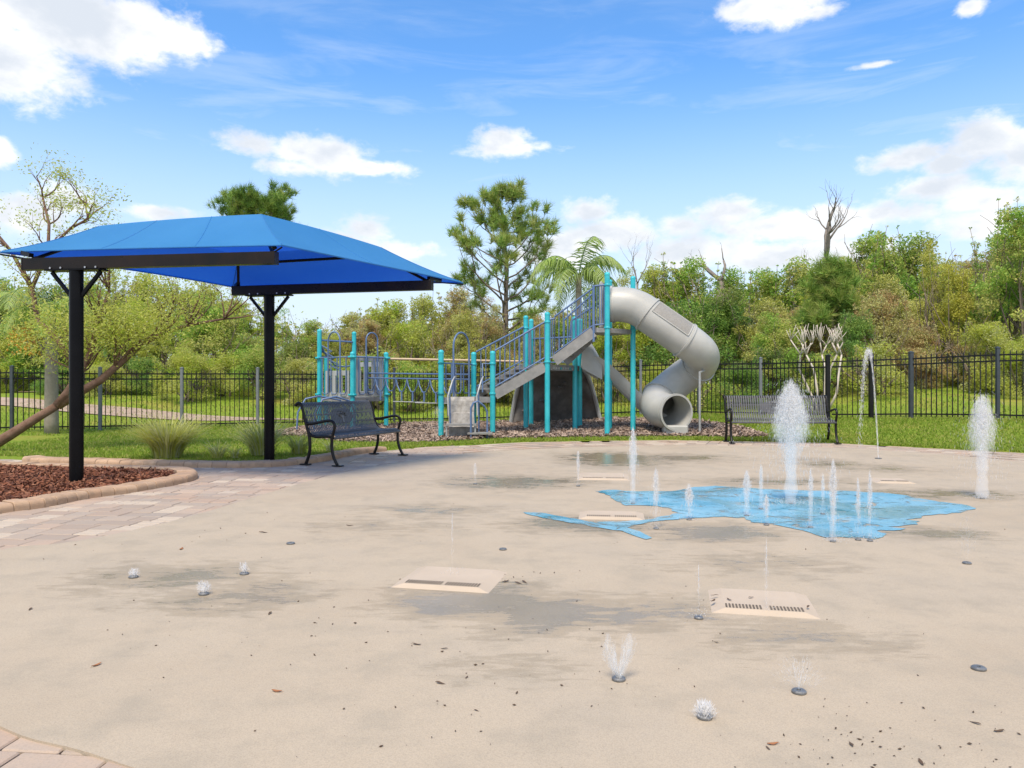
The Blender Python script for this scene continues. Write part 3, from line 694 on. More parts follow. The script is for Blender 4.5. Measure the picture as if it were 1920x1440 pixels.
# ------------------------------------------------------------------ shade canopy
def canopy():
    root = thing('shade_canopy', 'blue fabric shade canopy on two black steel posts with cantilever beams', 'canopy', (-4.1, 9.7, 0.0))
    def part(mb, name, mat, parent=root, smooth=False):
        o = mb.build(name, mat, root, smooth, True)
        if parent is not root: o.parent = parent; o.location = (0, 0, 0)
        return o
    def fabric_mat():
        m, nt, b = nodes_mat('blue_shade_cloth'); oc = obj_coord(nt)
        wv = nt.nodes.new('ShaderNodeTexWave'); wv.inputs['Scale'].default_value = 55; nt.links.new(oc, wv.inputs['Vector'])
        c = ramp(nt, noise_n(nt, 1.4, 4, 0.6, oc), [(0.3, (0.04, 0.27, 0.60)), (0.7, (0.055, 0.31, 0.66))])
        nt.links.new(c, b.inputs['Base Color']); b.inputs['Roughness'].default_value = 0.62
        b.inputs['Sheen Weight'].default_value = 0.2; b.inputs['Sheen Tint'].default_value = (0.55, 0.82, 1.0, 1); b.inputs['Sheen Roughness'].default_value = 0.4
        tr = nt.nodes.new('ShaderNodeBsdfTranslucent'); tr.inputs[0].default_value = (0.003, 0.075, 0.62, 1)
        mx = nt.nodes.new('ShaderNodeMixShader'); mx.inputs[0].default_value = 0.42
        nt.links.new(b.outputs[0], mx.inputs[1]); nt.links.new(tr.outputs[0], mx.inputs[2]); nt.links.new(mx.outputs[0], nt.nodes['Material Output'].inputs[0])
        bump(nt, b, wv.outputs['Fac'], 0.06, 0.004); return m
    M['cloth'] = fabric_mat()
    FL, FR, BR, BL = [np.array(p, float) for p in ((-5.86, 8.66, 2.665), (-2.44, 8.03, 2.63), (-0.71, 10.95, 2.62), (-4.15, 11.25, 2.60))]
    P1, P2, P3 = np.array((-4.98, 9.18, 3.07)), np.array((-2.90, 8.76, 3.115)), np.array((-1.83, 10.4, 3.04)); P4 = P1 + P3 - P2
    mb = MB(); n = 14
    def face(A, B, Ct, D, sag):   # A-B eave, D-C top line
        rows = []
        for j in range(n + 1):
            t = j / n; row = []
            for i in range(n + 1):
                s = i / n; p = (A * (1 - s) + B * s) * (1 - t) + (D * (1 - s) + Ct * s) * t
                arc = 4 * s * (1 - s); cen = (FL + FR + BR + BL) / 4
                inw = (cen - p) * np.array((1, 1, 0)); inw /= np.linalg.norm(inw)
                p = p + inw * (0.055 * arc * (1 - t)); p[2] += 0.015 * arc * (1 - t) - sag * 4 * t * (1 - t) + 0.015 * arc * t
                row.append(tuple(p))
            rows.append(row)
        mb.grid(rows)
    face(FL, FR, P2, P1, 0.03); face(FR, BR, P3, P2, 0.03); face(BR, BL, P4, P3, 0.03); face(BL, FL, P1, P4, 0.03)
    rows = []
    for j in range(n + 1):
        t = j / n; row = []
        for i in range(n + 1):
            s = i / n; p = (P1 * (1 - s) + P2 * s) * (1 - t) + (P4 * (1 - s) + P3 * s) * t
            a = 4 * s * (1 - s); b_ = 4 * t * (1 - t); p[2] += 0.015 * a * (1 - b_) + 0.015 * b_ * (1 - a) + 0.03 * a * b_; row.append(tuple(p))
        rows.append(row)
    mb.grid(rows)
    fab = part(mb, 'fabric', M['cloth']); smooth_by_angle(fab, 40)
    # hem cable and stitched seams
    cb = MB()
    for A, B in ((FL, FR), (FR, BR), (BR, BL), (BL, FL)):
        cen = (FL + FR + BR + BL) / 4; pts = []
        for i in range(13):
            s = i / 12; p = A * (1 - s) + B * s; arc = 4 * s * (1 - s); inw = (cen - p) * np.array((1, 1, 0)); inw /= np.linalg.norm(inw); p = p + inw * 0.055 * arc; p[2] += 0.015 * arc - 0.008; pts.append(tuple(p))
        cb.tube(pts, 0.009, 6)
    part(cb, 'hem_cable', M['cloth'], fab)
    for A, B in ((FL, P1), (FR, P2), (BR, P3), (BL, P4)):
        sm = MB().tube([tuple(A * (1 - t) + B * t - np.array((0, 0, 0.03 * 4 * t * (1 - t)))) for t in np.linspace(0.02, 0.98, 9)], 0.006, 5)
        part(sm, 'seam', M['cloth'], fab)
    for (A, B, Ct, D_, s) in ((FL, FR, P2, P1, .36), (FL, FR, P2, P1, .7), (FR, BR, P3, P2, .45)):
        a_ = A * (1 - s) + B * s; b_ = D_ * (1 - s) + Ct * s; arc = 4 * s * (1 - s); cen = (FL + FR + BR + BL) / 4; pts = []
        for t in np.linspace(.0, 1, 9):
            p = a_ * (1 - t) + b_ * t; inw = (cen - p) * np.array((1, 1, 0)); inw /= np.linalg.norm(inw); p = p + inw * .055 * arc * (1 - t); p[2] += .015 * arc * (1 - t) - .03 * 4 * t * (1 - t) + .015 * arc * t; pts.append(tuple(p))
        part(MB().tube(pts, .005, 5), 'seam', M['cloth'], fab)
    beams = [((-5.49, 8.55), (-2.53, 8.10), (-4.86, 8.45)), ((-4.02, 10.97), (-1.10, 10.34), (-3.48, 10.86))]
    for (a, b_, c) in beams:
        z0 = 2.43
        bm_ = part(MB().beam((*a, z0 + 0.067), (*b_, z0 + 0.067), 0.10, 0.13), 'beam', M['bronze'])
        d = Vector((b_[0] - a[0], b_[1] - a[1], 0)).normalized(); cv = Vector((c[0], c[1], 0))
        for q, s in ((a, -1), (b_, 1)):
            p = Vector((*q, z0 + 0.067)); part(MB().beam(p - d * s * 0.002, p + d * s * 0.014, 0.104, 0.136), 'end_cap', M['bronze'], bm_)
        post = part(MB().tube([(c[0], c[1], -0.1), (c[0], c[1], z0 - 0.021)], 0.073, 28), 'post', M['black'], smooth=False); smooth_by_angle(post)
        pl = part(MB().beam(cv - d * 0.34 + Vector((0, 0, z0 - 0.0105)), cv + d * 0.34 + Vector((0, 0, z0 - 0.0105)), 0.15, 0.018), 'mounting_plate', M['black'])
        for s in (-1, 1):
            br = part(MB().beam(cv + d * s * 0.065 + Vector((0, 0, z0 - 0.30)), cv + d * s * 0.30 + Vector((0, 0, z0 - 0.03)), 0.035, 0.035), 'brace', M['black'])
            for k in (0.15, 0.28):
                p = cv + d * s * k; nrm = Vector((d.y, -d.x, 0))
                part(MB().tube([p + nrm * 0.05 + Vector((0, 0, z0 + 0.012)), p + nrm * 0.062 + Vector((0, 0, z0 + 0.012))], 0.011, 8), 'bolt', M['bolt'])
        # fabric brackets above the beam ends and hip struts
    for A, B, e in ((FL, P1, (-5.42, 8.54)), (FR, P2, (-2.56, 8.105)), (BR, P3, (-1.14, 10.35)), (BL, P4, (-3.96, 10.96))):
        top = A * 0.86 + B * 0.14
        part(MB().beam((e[0], e[1], 2.60), (e[0] * 0.5 + top[0] * 0.5, e[1] * 0.5 + top[1] * 0.5, top[2] - 0.075), 0.05, 0.045), 'corner_bracket', M['black'])
        part(MB().tube([(e[0], e[1], 2.55), tuple(B * .97 + A * .03 - np.array((0, 0, 0.13)))], 0.02, 8), 'hip_rafter', M['black'])
        part(MB().tube([tuple(A - np.array((0, 0, 0.03))), (e[0], e[1], 2.55)], 0.010, 6), 'tension_cable', M['black'])
    part(MB().tube([tuple(P1 - np.array((0, 0, 0.13))), tuple(P2 - np.array((0, 0, 0.13)))], 0.02, 8), 'ridge_tube', M['black'])
    part(MB().tube([tuple(P4 - np.array((0, 0, 0.13))), tuple(P3 - np.array((0, 0, 0.13)))], 0.02, 8), 'ridge_tube', M['black'])
    return root
canopy()

# ------------------------------------------------------------------ benches
def bench_proto():
    root = thing('park_bench', 'slatted grey steel park bench with curved black arms on the pavers beside the curb', 'bench')
    prof = catmull([(-.40, .835), (-.365, .868), (-.315, .855), (-.275, .765), (-.235, .62), (-.195, .50), (-.13, .43), (-.04, .412), (.08, .425), (.18, .432), (.235, .415), (.25, .37)], 3)
    hl = 0.86
    sl = MB(); w, t = 0.024, 0.006; vs = []; fs = []
    for i, (u, z) in enumerate(prof):
        a = prof[max(0, i - 1)]; b_ = prof[min(len(prof) - 1, i + 1)]; dx, dz = b_[0] - a[0], b_[1] - a[1]; L_ = math.hypot(dx, dz); nx, nz = -dz / L_, dx / L_
        for x, k in ((-w / 2, -1), (w / 2, -1), (w / 2, 1), (-w / 2, 1)): vs.append((x, -(u + nx * k * t / 2), z + nz * k * t / 2))
    for i in range(len(prof) - 1):
        for k in range(4): j = (k + 1) % 4; fs.append((i * 4 + k, i * 4 + j, i * 4 + 4 + j, i * 4 + 4 + k))
    me = sl.add(vs, fs).mesh('slat'); me.materials.append(M['bench_slat'])
    nsl = 43
    for i in range(nsl):
        o = link('slat', me, None, root); o.location = (-hl + 2 * hl * (i + 0.5) / nsl, 0, 0)
    for (u, z, r_) in ((-.385, .845, .014), (.243, .392, .018), (-.262, .70, .009), (-.16, .452, .010)):
        MB().tube([(-hl - .02, -u, z - 0.008), (hl + .02, -u, z - 0.008)], r_, 10).build('cross_rail', M['bench_slat'], root, True)
    # oval plate with a spreading tree cut out in the back
    ov = MB(); pts = []; cu, cz = -.258, .655
    for k in range(28):
        a = 2 * math.pi * k / 28; q = max(abs(math.cos(a)), 1e-6); x = 0.27 * math.copysign(abs(math.cos(a)) ** .75, math.cos(a)); s = 0.118 * math.copysign(abs(math.sin(a)) ** .75, math.sin(a))
        pts.append((x, -(cu - s * 0.28) - 0.014, cz + s))
    ov.add(pts + [(p[0], p[1] + 0.01, p[2]) for p in pts], [tuple(range(28)), tuple(range(55, 27, -1))] + [(i, i + 28, (i + 1) % 28 + 28, (i + 1) % 28) for i in range(28)])
    M['bench_emblem'] = simple('emblem_grey', (0.15, 0.15, 0.155), (0.2, 0.2, 0.2), 0.45); M['bench_plate'] = simple('plate_dark_grey', (0.06, 0.06, 0.065), (0.085, 0.085, 0.09), 0.5)
    plate = ov.build('medallion', M['bench_plate'], root)
    tr = MB()
    def q(x, s): return (x, -(cu - s * 0.28) - 0.019, cz + s)
    tr.tube([q(0, -.095), q(0, -.02)], 0.014, 6)
    for dx, ds in ((-.12, .03), (-.07, .06), (0, .075), (.07, .06), (.12, .03)): tr.tube([q(0, -.03), q(dx * .5, ds * .4), q(dx, ds)], [0.010, .007, .004], 6)
    for k in range(26):
        a = random.uniform(0, math.pi); r_ = random.uniform(.3, 1); tr.lathe([(.001, -.004), (.022, 0), (.001, .004)], q(0.155 * r_ * math.cos(a), .0 + .082 * r_ * math.sin(a)), 7)
    tr.build('tree_emblem', M['bench_emblem'], plate)
    for s in (-1, 1):
        x = s * (hl + 0.025)
        def T(pts, r_, name):
            mb = MB().tube([(x, -u, z) for u, z in catmull(pts, 5)], r_, 8); o = mb.build(name, M['bench_black'], root, True); return o
        T([(-.415, .83), (-.37, .868), (-.318, .845), (-.28, .75), (-.24, .61), (-.205, .50), (-.15, .425), (-.06, .398), (.06, .405), (.2, .405)], 0.021, 'side_frame')
        T([(-.205, .52), (-.172, .38), (-.165, .25), (-.185, .13), (-.235, .012)], [0.023] * 21, 'leg')
        T([(.225, .46), (.205, .36), (.205, .24), (.235, .12), (.295, .012)], 0.022, 'leg')
        T([(-.275, .72), (-.245, .61), (-.185, .577), (-.06, .592), (.10, .622), (.19, .625), (.245, .585), (.247, .52), (.222, .44)], 0.021, 'armrest')
        for u in (-.24, .30):
            MB().bbox((x, -u, 0.008), (0.085, 0.15, 0.016), 0.004).build('foot', M['bench_black'], root)
    return root
def copy_tree(o, parent=None):
    c = o.copy(); COL.objects.link(c); c.parent = parent
    for ch in o.children: copy_tree(ch, c)
    return c
bench1 = bench_proto()
bench2 = copy_tree(bench1)
fl, fr = Vector((-2.42, 10.53, 0)), Vector((-1.79, 12.08, 0))
dv = (fr - fl).normalized(); ang1 = math.atan2(dv.y, dv.x); fwd = Vector((dv.y, -dv.x, 0))
ctr = (fl + fr) / 2 - fwd * 0.27
bench1.location = (ctr.x, ctr.y, 0.012); bench1.rotation_euler = (0, 0, ang1)
bench2.location = (5.22, 14.75, 0.012); bench2.rotation_euler = (0, 0, R(-3)); bench2.scale = (1.12, 1.0, 1.04)
bench2['label'] = 'slatted grey steel park bench facing the splash pad at the edge of the lawn'
for b_ in (bench1, bench2): b_['group'] = 'steel benches round the splash pad'

# ------------------------------------------------------------------ fence
pk = MB().box((0, 0, 0.74), (0.019, 0.019, 1.40))
pk.add([(-.0095, -.0095, 1.44), (.0095, -.0095, 1.44), (.0095, .0095, 1.44), (-.0095, .0095, 1.44), (0, 0, 1.49)], [(0, 1, 4), (1, 2, 4), (2, 3, 4), (3, 0, 4)])
PICKET = pk.mesh('picket'); PICKET.materials.append(M['fence'])
def post_mesh(mat, w):
    mb = MB().box((0, 0, 0.70), (w, w, 1.66)); mb.box((0, 0, 1.535), (w + .016, w + .016, 0.018)); mb.add([(-w / 2, -w / 2, 1.544), (w / 2, -w / 2, 1.544), (w / 2, w / 2, 1.544), (-w / 2, w / 2, 1.544), (0, 0, 1.565)], [(0, 1, 4), (1, 2, 4), (2, 3, 4), (3, 0, 4)])
    me = mb.mesh('post'); me.materials.append(mat); return me
POST = {'d': post_mesh(M['fence_post'], 0.068), 'p': post_mesh(M['fence_skylit'], 0.068), 'g': post_mesh(M['fence'], 0.09), 'b': post_mesh(M['fence_post'], 0.085)}
def fence_run(name, pts, kinds, label, cat='fence', n=16, skip=()):
    x0, y0 = pts[0]; root = thing(name, label, cat, (x0, y0, gz(x0, y0)))
    for i, (x, y) in enumerate(pts):
        if kinds[i % len(kinds)] == '-': continue
        o = link('post', POST[kinds[i % len(kinds)]], None, root); o.location = (x - x0, y - y0, gz(x, y) - root.location.z); o.rotation_euler = (0, 0, random.uniform(-.05, .05))
    for a, b_ in zip(pts[:-1], pts[1:]):
        za, zb = gz(*a), gz(*b_); k = max(6, int(round(math.dist(a, b_) / 0.112))); ang = math.atan2(b_[1] - a[1], b_[0] - a[0])
        for h in (0.10, 1.255, 1.385):
            MB().beam((*a, za + h), (*b_, zb + h), 0.03, 0.034).build('rail', M['fence'], root, False, True)
        for j in range(1, k):
            t = j / k; o = link('picket', PICKET, None, root); o.rotation_euler = (0, 0, ang)
            o.location = (a[0] + (b_[0] - a[0]) * t - x0, a[1] + (b_[1] - a[1]) * t - y0, za + (zb - za) * t - root.location.z)
    return root
L0 = (-11.78, 17.84)
fence_run('picket_fence', [(L0[0] + 1.69 * k, L0[1] + 0.715 * k) for k in range(-1, 6)], 'ddpppp', 'black metal picket fence with posts paled by painted sky reflections crossing behind the leaning tree and grass clumps')
fence_run('picket_fence', [(-3.33 + 0.03, 21.42), (-1.6, 21.37), (0.12, 21.32), (1.86, 21.26), (3.6, 21.2)], '-pdpp', 'black metal picket fence behind the playground and grey slides')
fence_run('picket_fence', [(3.63, 21.18), (5.05, 20.5), (6.5, 19.8), (7.70, 18.47)], '-dpg', 'black metal picket fence behind the bench by the lawn')
fence_run('fence_gate', [(7.78, 18.43), (8.50, 18.06)], '--', 'black metal picket gate between two thick posts on the lawn edge', 'gate')
fence_run('picket_fence', [(8.55, 18.03), (9.30, 17.65), (10.39, 16.2), (11.66, 14.88), (12.95, 13.56), (14.2, 12.3)], 'gbddd', 'black metal picket fence climbing the lawn in front of the vine thicket')

# ------------------------------------------------------------------ playground
pg = thing('playground_structure', 'teal and blue playground structure with stairs and grey slides on mulch', 'playground', (0.5, 17.0, gz(0.5, 17.0) + 0.03))
def pp(mb, name, mat, smooth=False, parent=None, deg=None):
    o = mb.build(name, mat, pg, False, True)
    if parent is not None: o.parent = parent; o.location = (0, 0, 0)
    if smooth: smooth_by_angle(o, deg or 40)
    return o
def g_post(x, y, ztop, r_=0.058):
    z0 = gz(x, y) - 0.1
    prof = [(r_, z0), (r_, ztop - 0.05)] + [(r_ * 1.06, ztop - 0.05), (r_ * 1.06, ztop - 0.03)] + [(r_ * 1.06 * math.cos(R(t)), ztop - 0.03 + 0.05 * math.sin(R(t))) for t in (20, 40, 60, 80)]
    return pp(MB().lathe(prof, (x, y, 0), 18), 'post', M['teal'], True)
def rod(path, name='rail', r_=0.017, mat='blue', parent=None, n=8):
    return pp(MB().tube(path, r_, n), name, M[mat], True, parent, 60)
def clamp(x, y, z, parent=None):
    return pp(MB().lathe([(0.066, z - 0.022), (0.072, z - 0.012), (0.072, z + 0.012), (0.066, z + 0.022)], (x, y, 0), 16), 'clamp', M['teal'], True)
def U(a, b_, z0, z1, side=0.0):
    """hoop standing between a and b"""
    a = Vector(a); b_ = Vector(b_); m = (a + b_) / 2; h = (b_ - a) / 2; r_ = h.length; pts = [(a.x, a.y, z0), (a.x, a.y, z1 - r_)]
    for t in range(15, 180, 15): pts.append((m.x - h.x * math.cos(R(t)), m.y - h.y * math.cos(R(t)), z1 - r_ + r_ * math.sin(R(t))))
    return pts + [(b_.x, b_.y, z1 - r_), (b_.x, b_.y, z0)]
def quad_deck(pts, z, th=0.06, name='deck'):
    P = pts; o = pp(MB().prism(P, z - th, z), name, M['deck'])
    return o
# --- small tower A (square deck seen corner-on)
A = {'L': (PX(599, 19.2), 19.2), 'F': (PX(661, 18.4), 18.4), 'R': (PX(724, 19.2), 19.2), 'B': (PX(664, 20.05), 20.05)}
for k, zt in (('L', 2.52), ('F', 1.92), ('R', 1.94), ('B', 2.52)): g_post(*A[k], zt)
g_post(A['L'][0] + 0.13, A['L'][1] + 0.16, 1.82)
zA = 0.82
cA = (sum(p[0] for p in A.values()) / 4, sum(p[1] for p in A.values()) / 4)
quad_deck([A['F'], A['R'], A['B'], A['L']], zA, 0.10)
def lerp2(a, b_, t): return (a[0] + (b_[0] - a[0]) * t, a[1] + (b_[1] - a[1]) * t)
def slot_panel(a, b_, z0, z1, t0, t1, ns=4):
    """plastic panel with tall slots between two posts"""
    a2, b2 = lerp2(a, b_, t0), lerp2(a, b_, t1); root = None; mb = MB(); k = ns * 2 + 1
    for i in range(k):
        p, q = lerp2(a2, b2, i / k), lerp2(a2, b2, (i + 1) / k)
        if i % 2 == 0: mb.beam((*p, (z0 + z1) / 2), (*q, (z0 + z1) / 2), 0.025, z1 - z0)
        else:
            mb.beam((*p, z1 - 0.06), (*q, z1 - 0.06), 0.025, 0.12); mb.beam((*p, z0 + 0.06), (*q, z0 + 0.06), 0.025, 0.12)
    return pp(mb, 'panel', M['grey_plastic'])
def barrier(a, b_, z0, z1, n=4, clamp_on=True):
    """blue tube barrier: rounded loops between two posts"""
    if clamp_on:
        for q in (a, b_):
            clamp(*q, z1); clamp(*q, z0)
    for i in range(n):
        t0, t1 = (i + 0.15) / n, (i + 0.85) / n; p, q = lerp2(a, b_, 0.1 + 0.8 * t0), lerp2(a, b_, 0.1 + 0.8 * t1)
        rod([(*p, z1), (*p, z0 + 0.08), (*lerp2(p, q, .2), z0 + 0.01), (*lerp2(p, q, .8), z0 + 0.01), (*q, z0 + 0.08), (*q, z1)], 'barrier_loop', 0.014)
    rod([(*a, z1), (*b_, z1)], 'rail', 0.016)
def off(a, b_, d):
    vx, vy = b_[0] - a[0], b_[1] - a[1]; L_ = math.hypot(vx, vy); nx, ny = vy / L_ * d, -vx / L_ * d
    return (a[0] + nx, a[1] + ny), (b_[0] + nx, b_[1] + ny)
slot_panel(A['L'], A['F'], zA, zA + 0.66, 0.2, 0.9, 3); slot_panel(A['F'], A['R'], zA + 0.02, zA + 1.02, 0.1, 0.9, 3)
slot_panel(A['B'], A['R'], zA + 0.02, zA + 0.9, 0.1, 0.9, 3)
a, b_ = off(A['F'], A['R'], 0.05); barrier(a, b_, zA + 0.07, zA + 0.99, 3); p, q = lerp2(a, b_, .36), lerp2(a, b_, .70); rod(U(p, q, zA + 0.1, 2.42), 'hoop', 0.02)
a, b_ = off(A['L'], A['F'], 0.05); barrier(a, b_, zA + 0.07, zA + 0.99, 3); p, q = lerp2(a, b_, .32), lerp2(a, b_, .68); rod(U(p, q, zA + 0.1, 2.44), 'hoop', 0.02)
rod([(*A['L'], 2.26), (*A['B'], 2.26)], 'rail', 0.024)
rod([(*A['L'], 2.2), (*lerp2(A['L'], A['B'], .2), 1.85), (*lerp2(A['L'], A['B'], .45), 1.62), (*lerp2(A['L'], A['B'], .75), 1.6), (*A['B'], 1.66)], 'climber_tube', 0.02)
for k in range(4):   # coil climber between the tall posts
    t = 0.12 + 0.09 * k; p = lerp2(A['L'], A['B'], t); rod([(p[0] - .16, p[1], 2.18 - .16 * k), (p[0] + .02, p[1] - .12, 2.10 - .17 * k), (p[0] + .2, p[1], 1.98 - .16 * k), (p[0] + .05, p[1] + .12, 1.92 - .16 * k), (p[0] - .16, p[1], 2.02 - .16 * k)], 'climber_tube', 0.016)
# arched climber in front of tower A, partly behind the bench
for (px0, px1, pz, Yq) in ((556, 618, 743, 17.4), (588, 634, 744, 17.2)):
    x0, x1 = PX(px0, Yq), PX(px1, Yq); rod([(x0, Yq, gz(x0, Yq) - .05), (x0 + .03, Yq, .5), (x0 + .18, Yq + .1, PZ(pz, Yq) - .06), (x0 + .45, Yq + .25, PZ(pz, Yq)), (x1 + .12, Yq + .55, PZ(pz, Yq) - .1), (x1 + .2, Yq + .75, .55), (x1 + .2, Yq + .8, .1)], 'arch_climber', 0.022)
# --- tower B (triangular deck)
B = {'1': (-1.49, 15.9), '2': (-0.86, 17.0), '3': (-0.42, 16.4)}
for k in B: g_post(*B[k], 1.85)
zB = 0.87
quad_deck([B['1'], B['3'], B['2']], zB, 0.12)
barrier(B['1'], B['2'], zB + 0.07, zB + 0.72, 3)
a, b_ = off(B['1'], B['2'], 0.04); p, q = lerp2(a, b_, .32), lerp2(a, b_, .80); rod(U(p, q, zB, 2.27), 'hoop', 0.021)
for k in ('1', '3'): clamp(*B[k], zB + 0.72); clamp(*B[k], zB + 0.07)
rod([(*B['1'], zB + .72), (*lerp2(B['1'], B['3'], .2), zB + .72), (*lerp2(B['1'], B['3'], .2), zB + .1)], 'hand_grip', 0.017)
rod([(*B['3'], zB + .72), (*lerp2(B['3'], B['1'], .2), zB + .72), (*lerp2(B['3'], B['1'], .2), zB + .1)], 'hand_grip', 0.017)
# transfer steps in front of tower B
sx0, sx1, sy = PX(842, 15.75), PX(890, 15.75), 15.75
st = MB(); rows = []
for t, y, z in ((0, 15.98, 0.88), (.2, 15.92, .80), (.45, 15.86, .56), (.55, 15.78, .54), (.8, 15.72, .28), (.9, 15.64, .26), (1, 15.60, .02)):
    rows.append([(sx0 + (sx1 - sx0) * k / 6 + (-.02 if z > .5 else .0), y + 0.03 * math.sin(k * 1.3), z) for k in range(7)])
st.grid(rows); st.grid([[(p[0], p[1] + .04, p[2] - .03) for p in r_][::-1] for r_ in rows]); pp(st, 'step_panel', M['climber'])
pp(MB().box((sx0 + .28, 15.48, .32), (.62, .3, .035)), 'transfer_step', M['deck']); pp(MB().box((sx0 + .66, 15.42, .15), (.5, .3, .035)), 'transfer_step', M['deck'])
for x in (sx0 - .02, sx0 + .56): rod([(x, 15.38, gz(x, 15.38) - .05), (x, 15.38, .33)], 'step_leg', 0.02, 'galv')
x0, x1 = PX(883, 15.3), PX(913, 15.3); rod([(x0, 15.3, -.0), (x0, 15.3, .66), (x0 + .05, 15.3, .77), (x0 + .14, 15.3, .80), (x1 - .06, 15.42, .70), (x1, 15.45, .58), (x1, 15.45, 0)], 'handrail', 0.021, 'blue')
for xq in (842, 896):
    x = PX(xq, 15.7); rod([(x, 15.55, .5), (x - .02, 15.62, .9), (x + .07, 15.72, 1.22), (x + .10, 15.9, 1.30), (x + .1, 16.0, 1.3)], 'handrail', 0.017, 'galv')
    rod([(x + .02, 15.75, .0), (x + .01, 15.75, 1.1)], 'handrail', 0.016, 'blue')
# --- overhead ring ladder between the two towers
a0, b0 = (A['R'][0] - .45, A['R'][1] - .35), (B['1'][0] + .25, B['1'][1] + .5)
a1, b1 = (A['R'][0] - .35, A['R'][1] + .15), (B['1'][0] + .55, B['1'][1] + .85)
for (p, q) in ((a0, b0), (a1, b1)):
    rod([(*p, 1.42), (*q, 1.36)], 'ladder_rail', 0.017); rod([(*p, 1.30), (*q, 1.25)], 'ladder_rail', 0.017)
nr = 8
for k in range(nr):
    t = (k + .5) / nr; p, q = lerp2(a0, b0, t), lerp2(a1, b1, t); zt = 1.30 - .05 * t; m = lerp2(p, q, .5)
    dx, dy = (b0[0] - a0[0]) / nr * .5, (b0[1] - a0[1]) / nr * .5
    rod([(p[0] - dx, p[1] - dy, zt), (p[0] - dx * .8, p[1] - dy * .8, zt - .16), (p[0] - dx * .3, p[1] - dy * .3, zt - .30), (p[0] + dx * .3, p[1] + dy * .3, zt - .30), (p[0] + dx * .8, p[1] + dy * .8, zt - .16), (p[0] + dx, p[1] + dy, zt)], 'swing_ring', 0.016)
    rod([(*p, zt), (*q, zt)], 'cross_bar', 0.014)
    if k in (1, 3, 4, 5, 6): rod([(p[0], p[1], zt - .3), (p[0], p[1], zt - .52)], 'pull_strap', 0.022)
    if k in (3, 5): rod([(p[0] - .2, p[1], zt - .54), (p[0] + .55, p[1] - .3, zt - .55)], 'trapeze_bar', 0.012, 'galv')
rod([(*A['R'], 1.79), (0.40, 19.6, 1.73)], 'track_beam', 0.03, 'tan')
# --- landing C with stairs
C = {'1': (0.33, 18.0), '2': (0.48, 18.95), '3': (0.77, 16.5), '4': (1.46, 17.55)}
g_post(*C['1'], 2.76); g_post(*C['2'], 2.76); g_post(*C['3'], 2.70); g_post(*C['4'], 2.70)
C5 = (1.62, 18.1); g_post(*C5, 2.70)
zC = 1.58
quad_deck([C['3'], C['4'], C5, C['2'], C['1']], zC, 0.12)
D = {'1': (2.05, 16.3), '2': (2.70, 16.9), '3': (2.25, 17.45)}
for k in ('1', '2', '3'): g_post(*D[k], 3.54)
zD = 2.36
quad_deck([(1.82, 16.25), D['1'], D['2'], D['3'], (1.55, 16.85)], zD, 0.10)
def flight(a0, a1, z0, b0_, b1_, z1, n):
    for (p, q) in ((a0, b0_), (a1, b1_)): pp(MB().beam((*p, z0 - .03), (*q, z1 - .03), 0.05, 0.22), 'stringer', M['deck'])
    for k in range(n):
        t = (k + .5) / n; p, q = lerp2(a0, b0_, t), lerp2(a1, b1_, t); z = z0 + (z1 - z0) * (k + 1) / (n + .3)
        d = Vector((b0_[0] - a0[0], b0_[1] - a0[1])).normalized() * .13
        pp(MB().prism([(p[0] - d.x, p[1] - d.y), (p[0] + d.x, p[1] + d.y), (q[0] + d.x, q[1] + d.y), (q[0] - d.x, q[1] - d.y)], z - .04, z), 'tread', M['deck'])
BAL = {}
def railing(p, q, zp, zq, lo, hi, n, r_=0.016):
    o = rod([(*p, zp + hi), (*q, zq + hi)], 'railing', r_ * 1.25)
    rod([(*p, zp + lo), (*q, zq + lo)], 'bottom_rail', r_, 'blue', o)
    h = hi - lo
    if round(h, 3) not in BAL:
        me = MB().tube([(0, 0, 0), (0, 0, h)], 0.0105, 6).mesh('baluster'); me.materials.append(M['blue']); BAL[round(h, 3)] = me
    for k in range(n + 1):
        t = k / n; x, y = lerp2(p, q, t); b2 = link('baluster', BAL[round(h, 3)], None, o); b2.location = (x, y, zp + (zq - zp) * t + lo)
    return o
f0, f1 = lerp2(B['3'], C['3'], 0.04), lerp2(B['3'], C['3'], 0.95); k0, k1 = lerp2(B['2'], C['1'], 0.04), lerp2(B['2'], C['1'], 0.95)
flight(f0, k0, zB + .08, f1, k1, zC - .02, 5)
railing(f0, f1, zB + .08, zC, 0.14, 0.92, 10); railing(k0, k1, zB + .08, zC, 0.14, 0.92, 10)
e0, e1 = lerp2(C['3'], D['1'], 0.10), lerp2(C['3'], D['1'], 0.80); h0, h1 = (1.15, 17.5), (1.75, 17.15)
e0 = (PX(1040, 16.5), 16.5); e1 = (PX(1113, 16.3), 16.3)
h0, h1 = (1.2, 17.35), (1.86, 17.2)
flight(e0, h0, zC + .10, e1, h1, zD - .06, 4)
railing(e0, e1, zC + .12, zD - .06, 0.12, 0.92, 9); railing(h0, h1, zC + .12, zD - .06, 0.12, 0.92, 8)
railing((e1[0] + .02, e1[1]), (D['1'][0] - .07, D['1'][1]), zD - .06, zD - .04, 0.12, 0.96, 4)
rod([(*e1, zD - .3), (*e1, zD + .92)], 'newel_post', 0.03)
railing(lerp2(C['3'], e0, .2), e0, zC + .05, zC + .08, 0.08, 0.92, 3)
rod([(1.27, 16.62, zC + .62), (1.30, 16.62, zC + .95), (1.40, 16.62, zC + 1.02), (1.78, 16.55, zC + 1.26)], 'handrail', 0.018)
for q in ('3',): clamp(*C[q], zC + .05); clamp(*C[q], zC + .92)
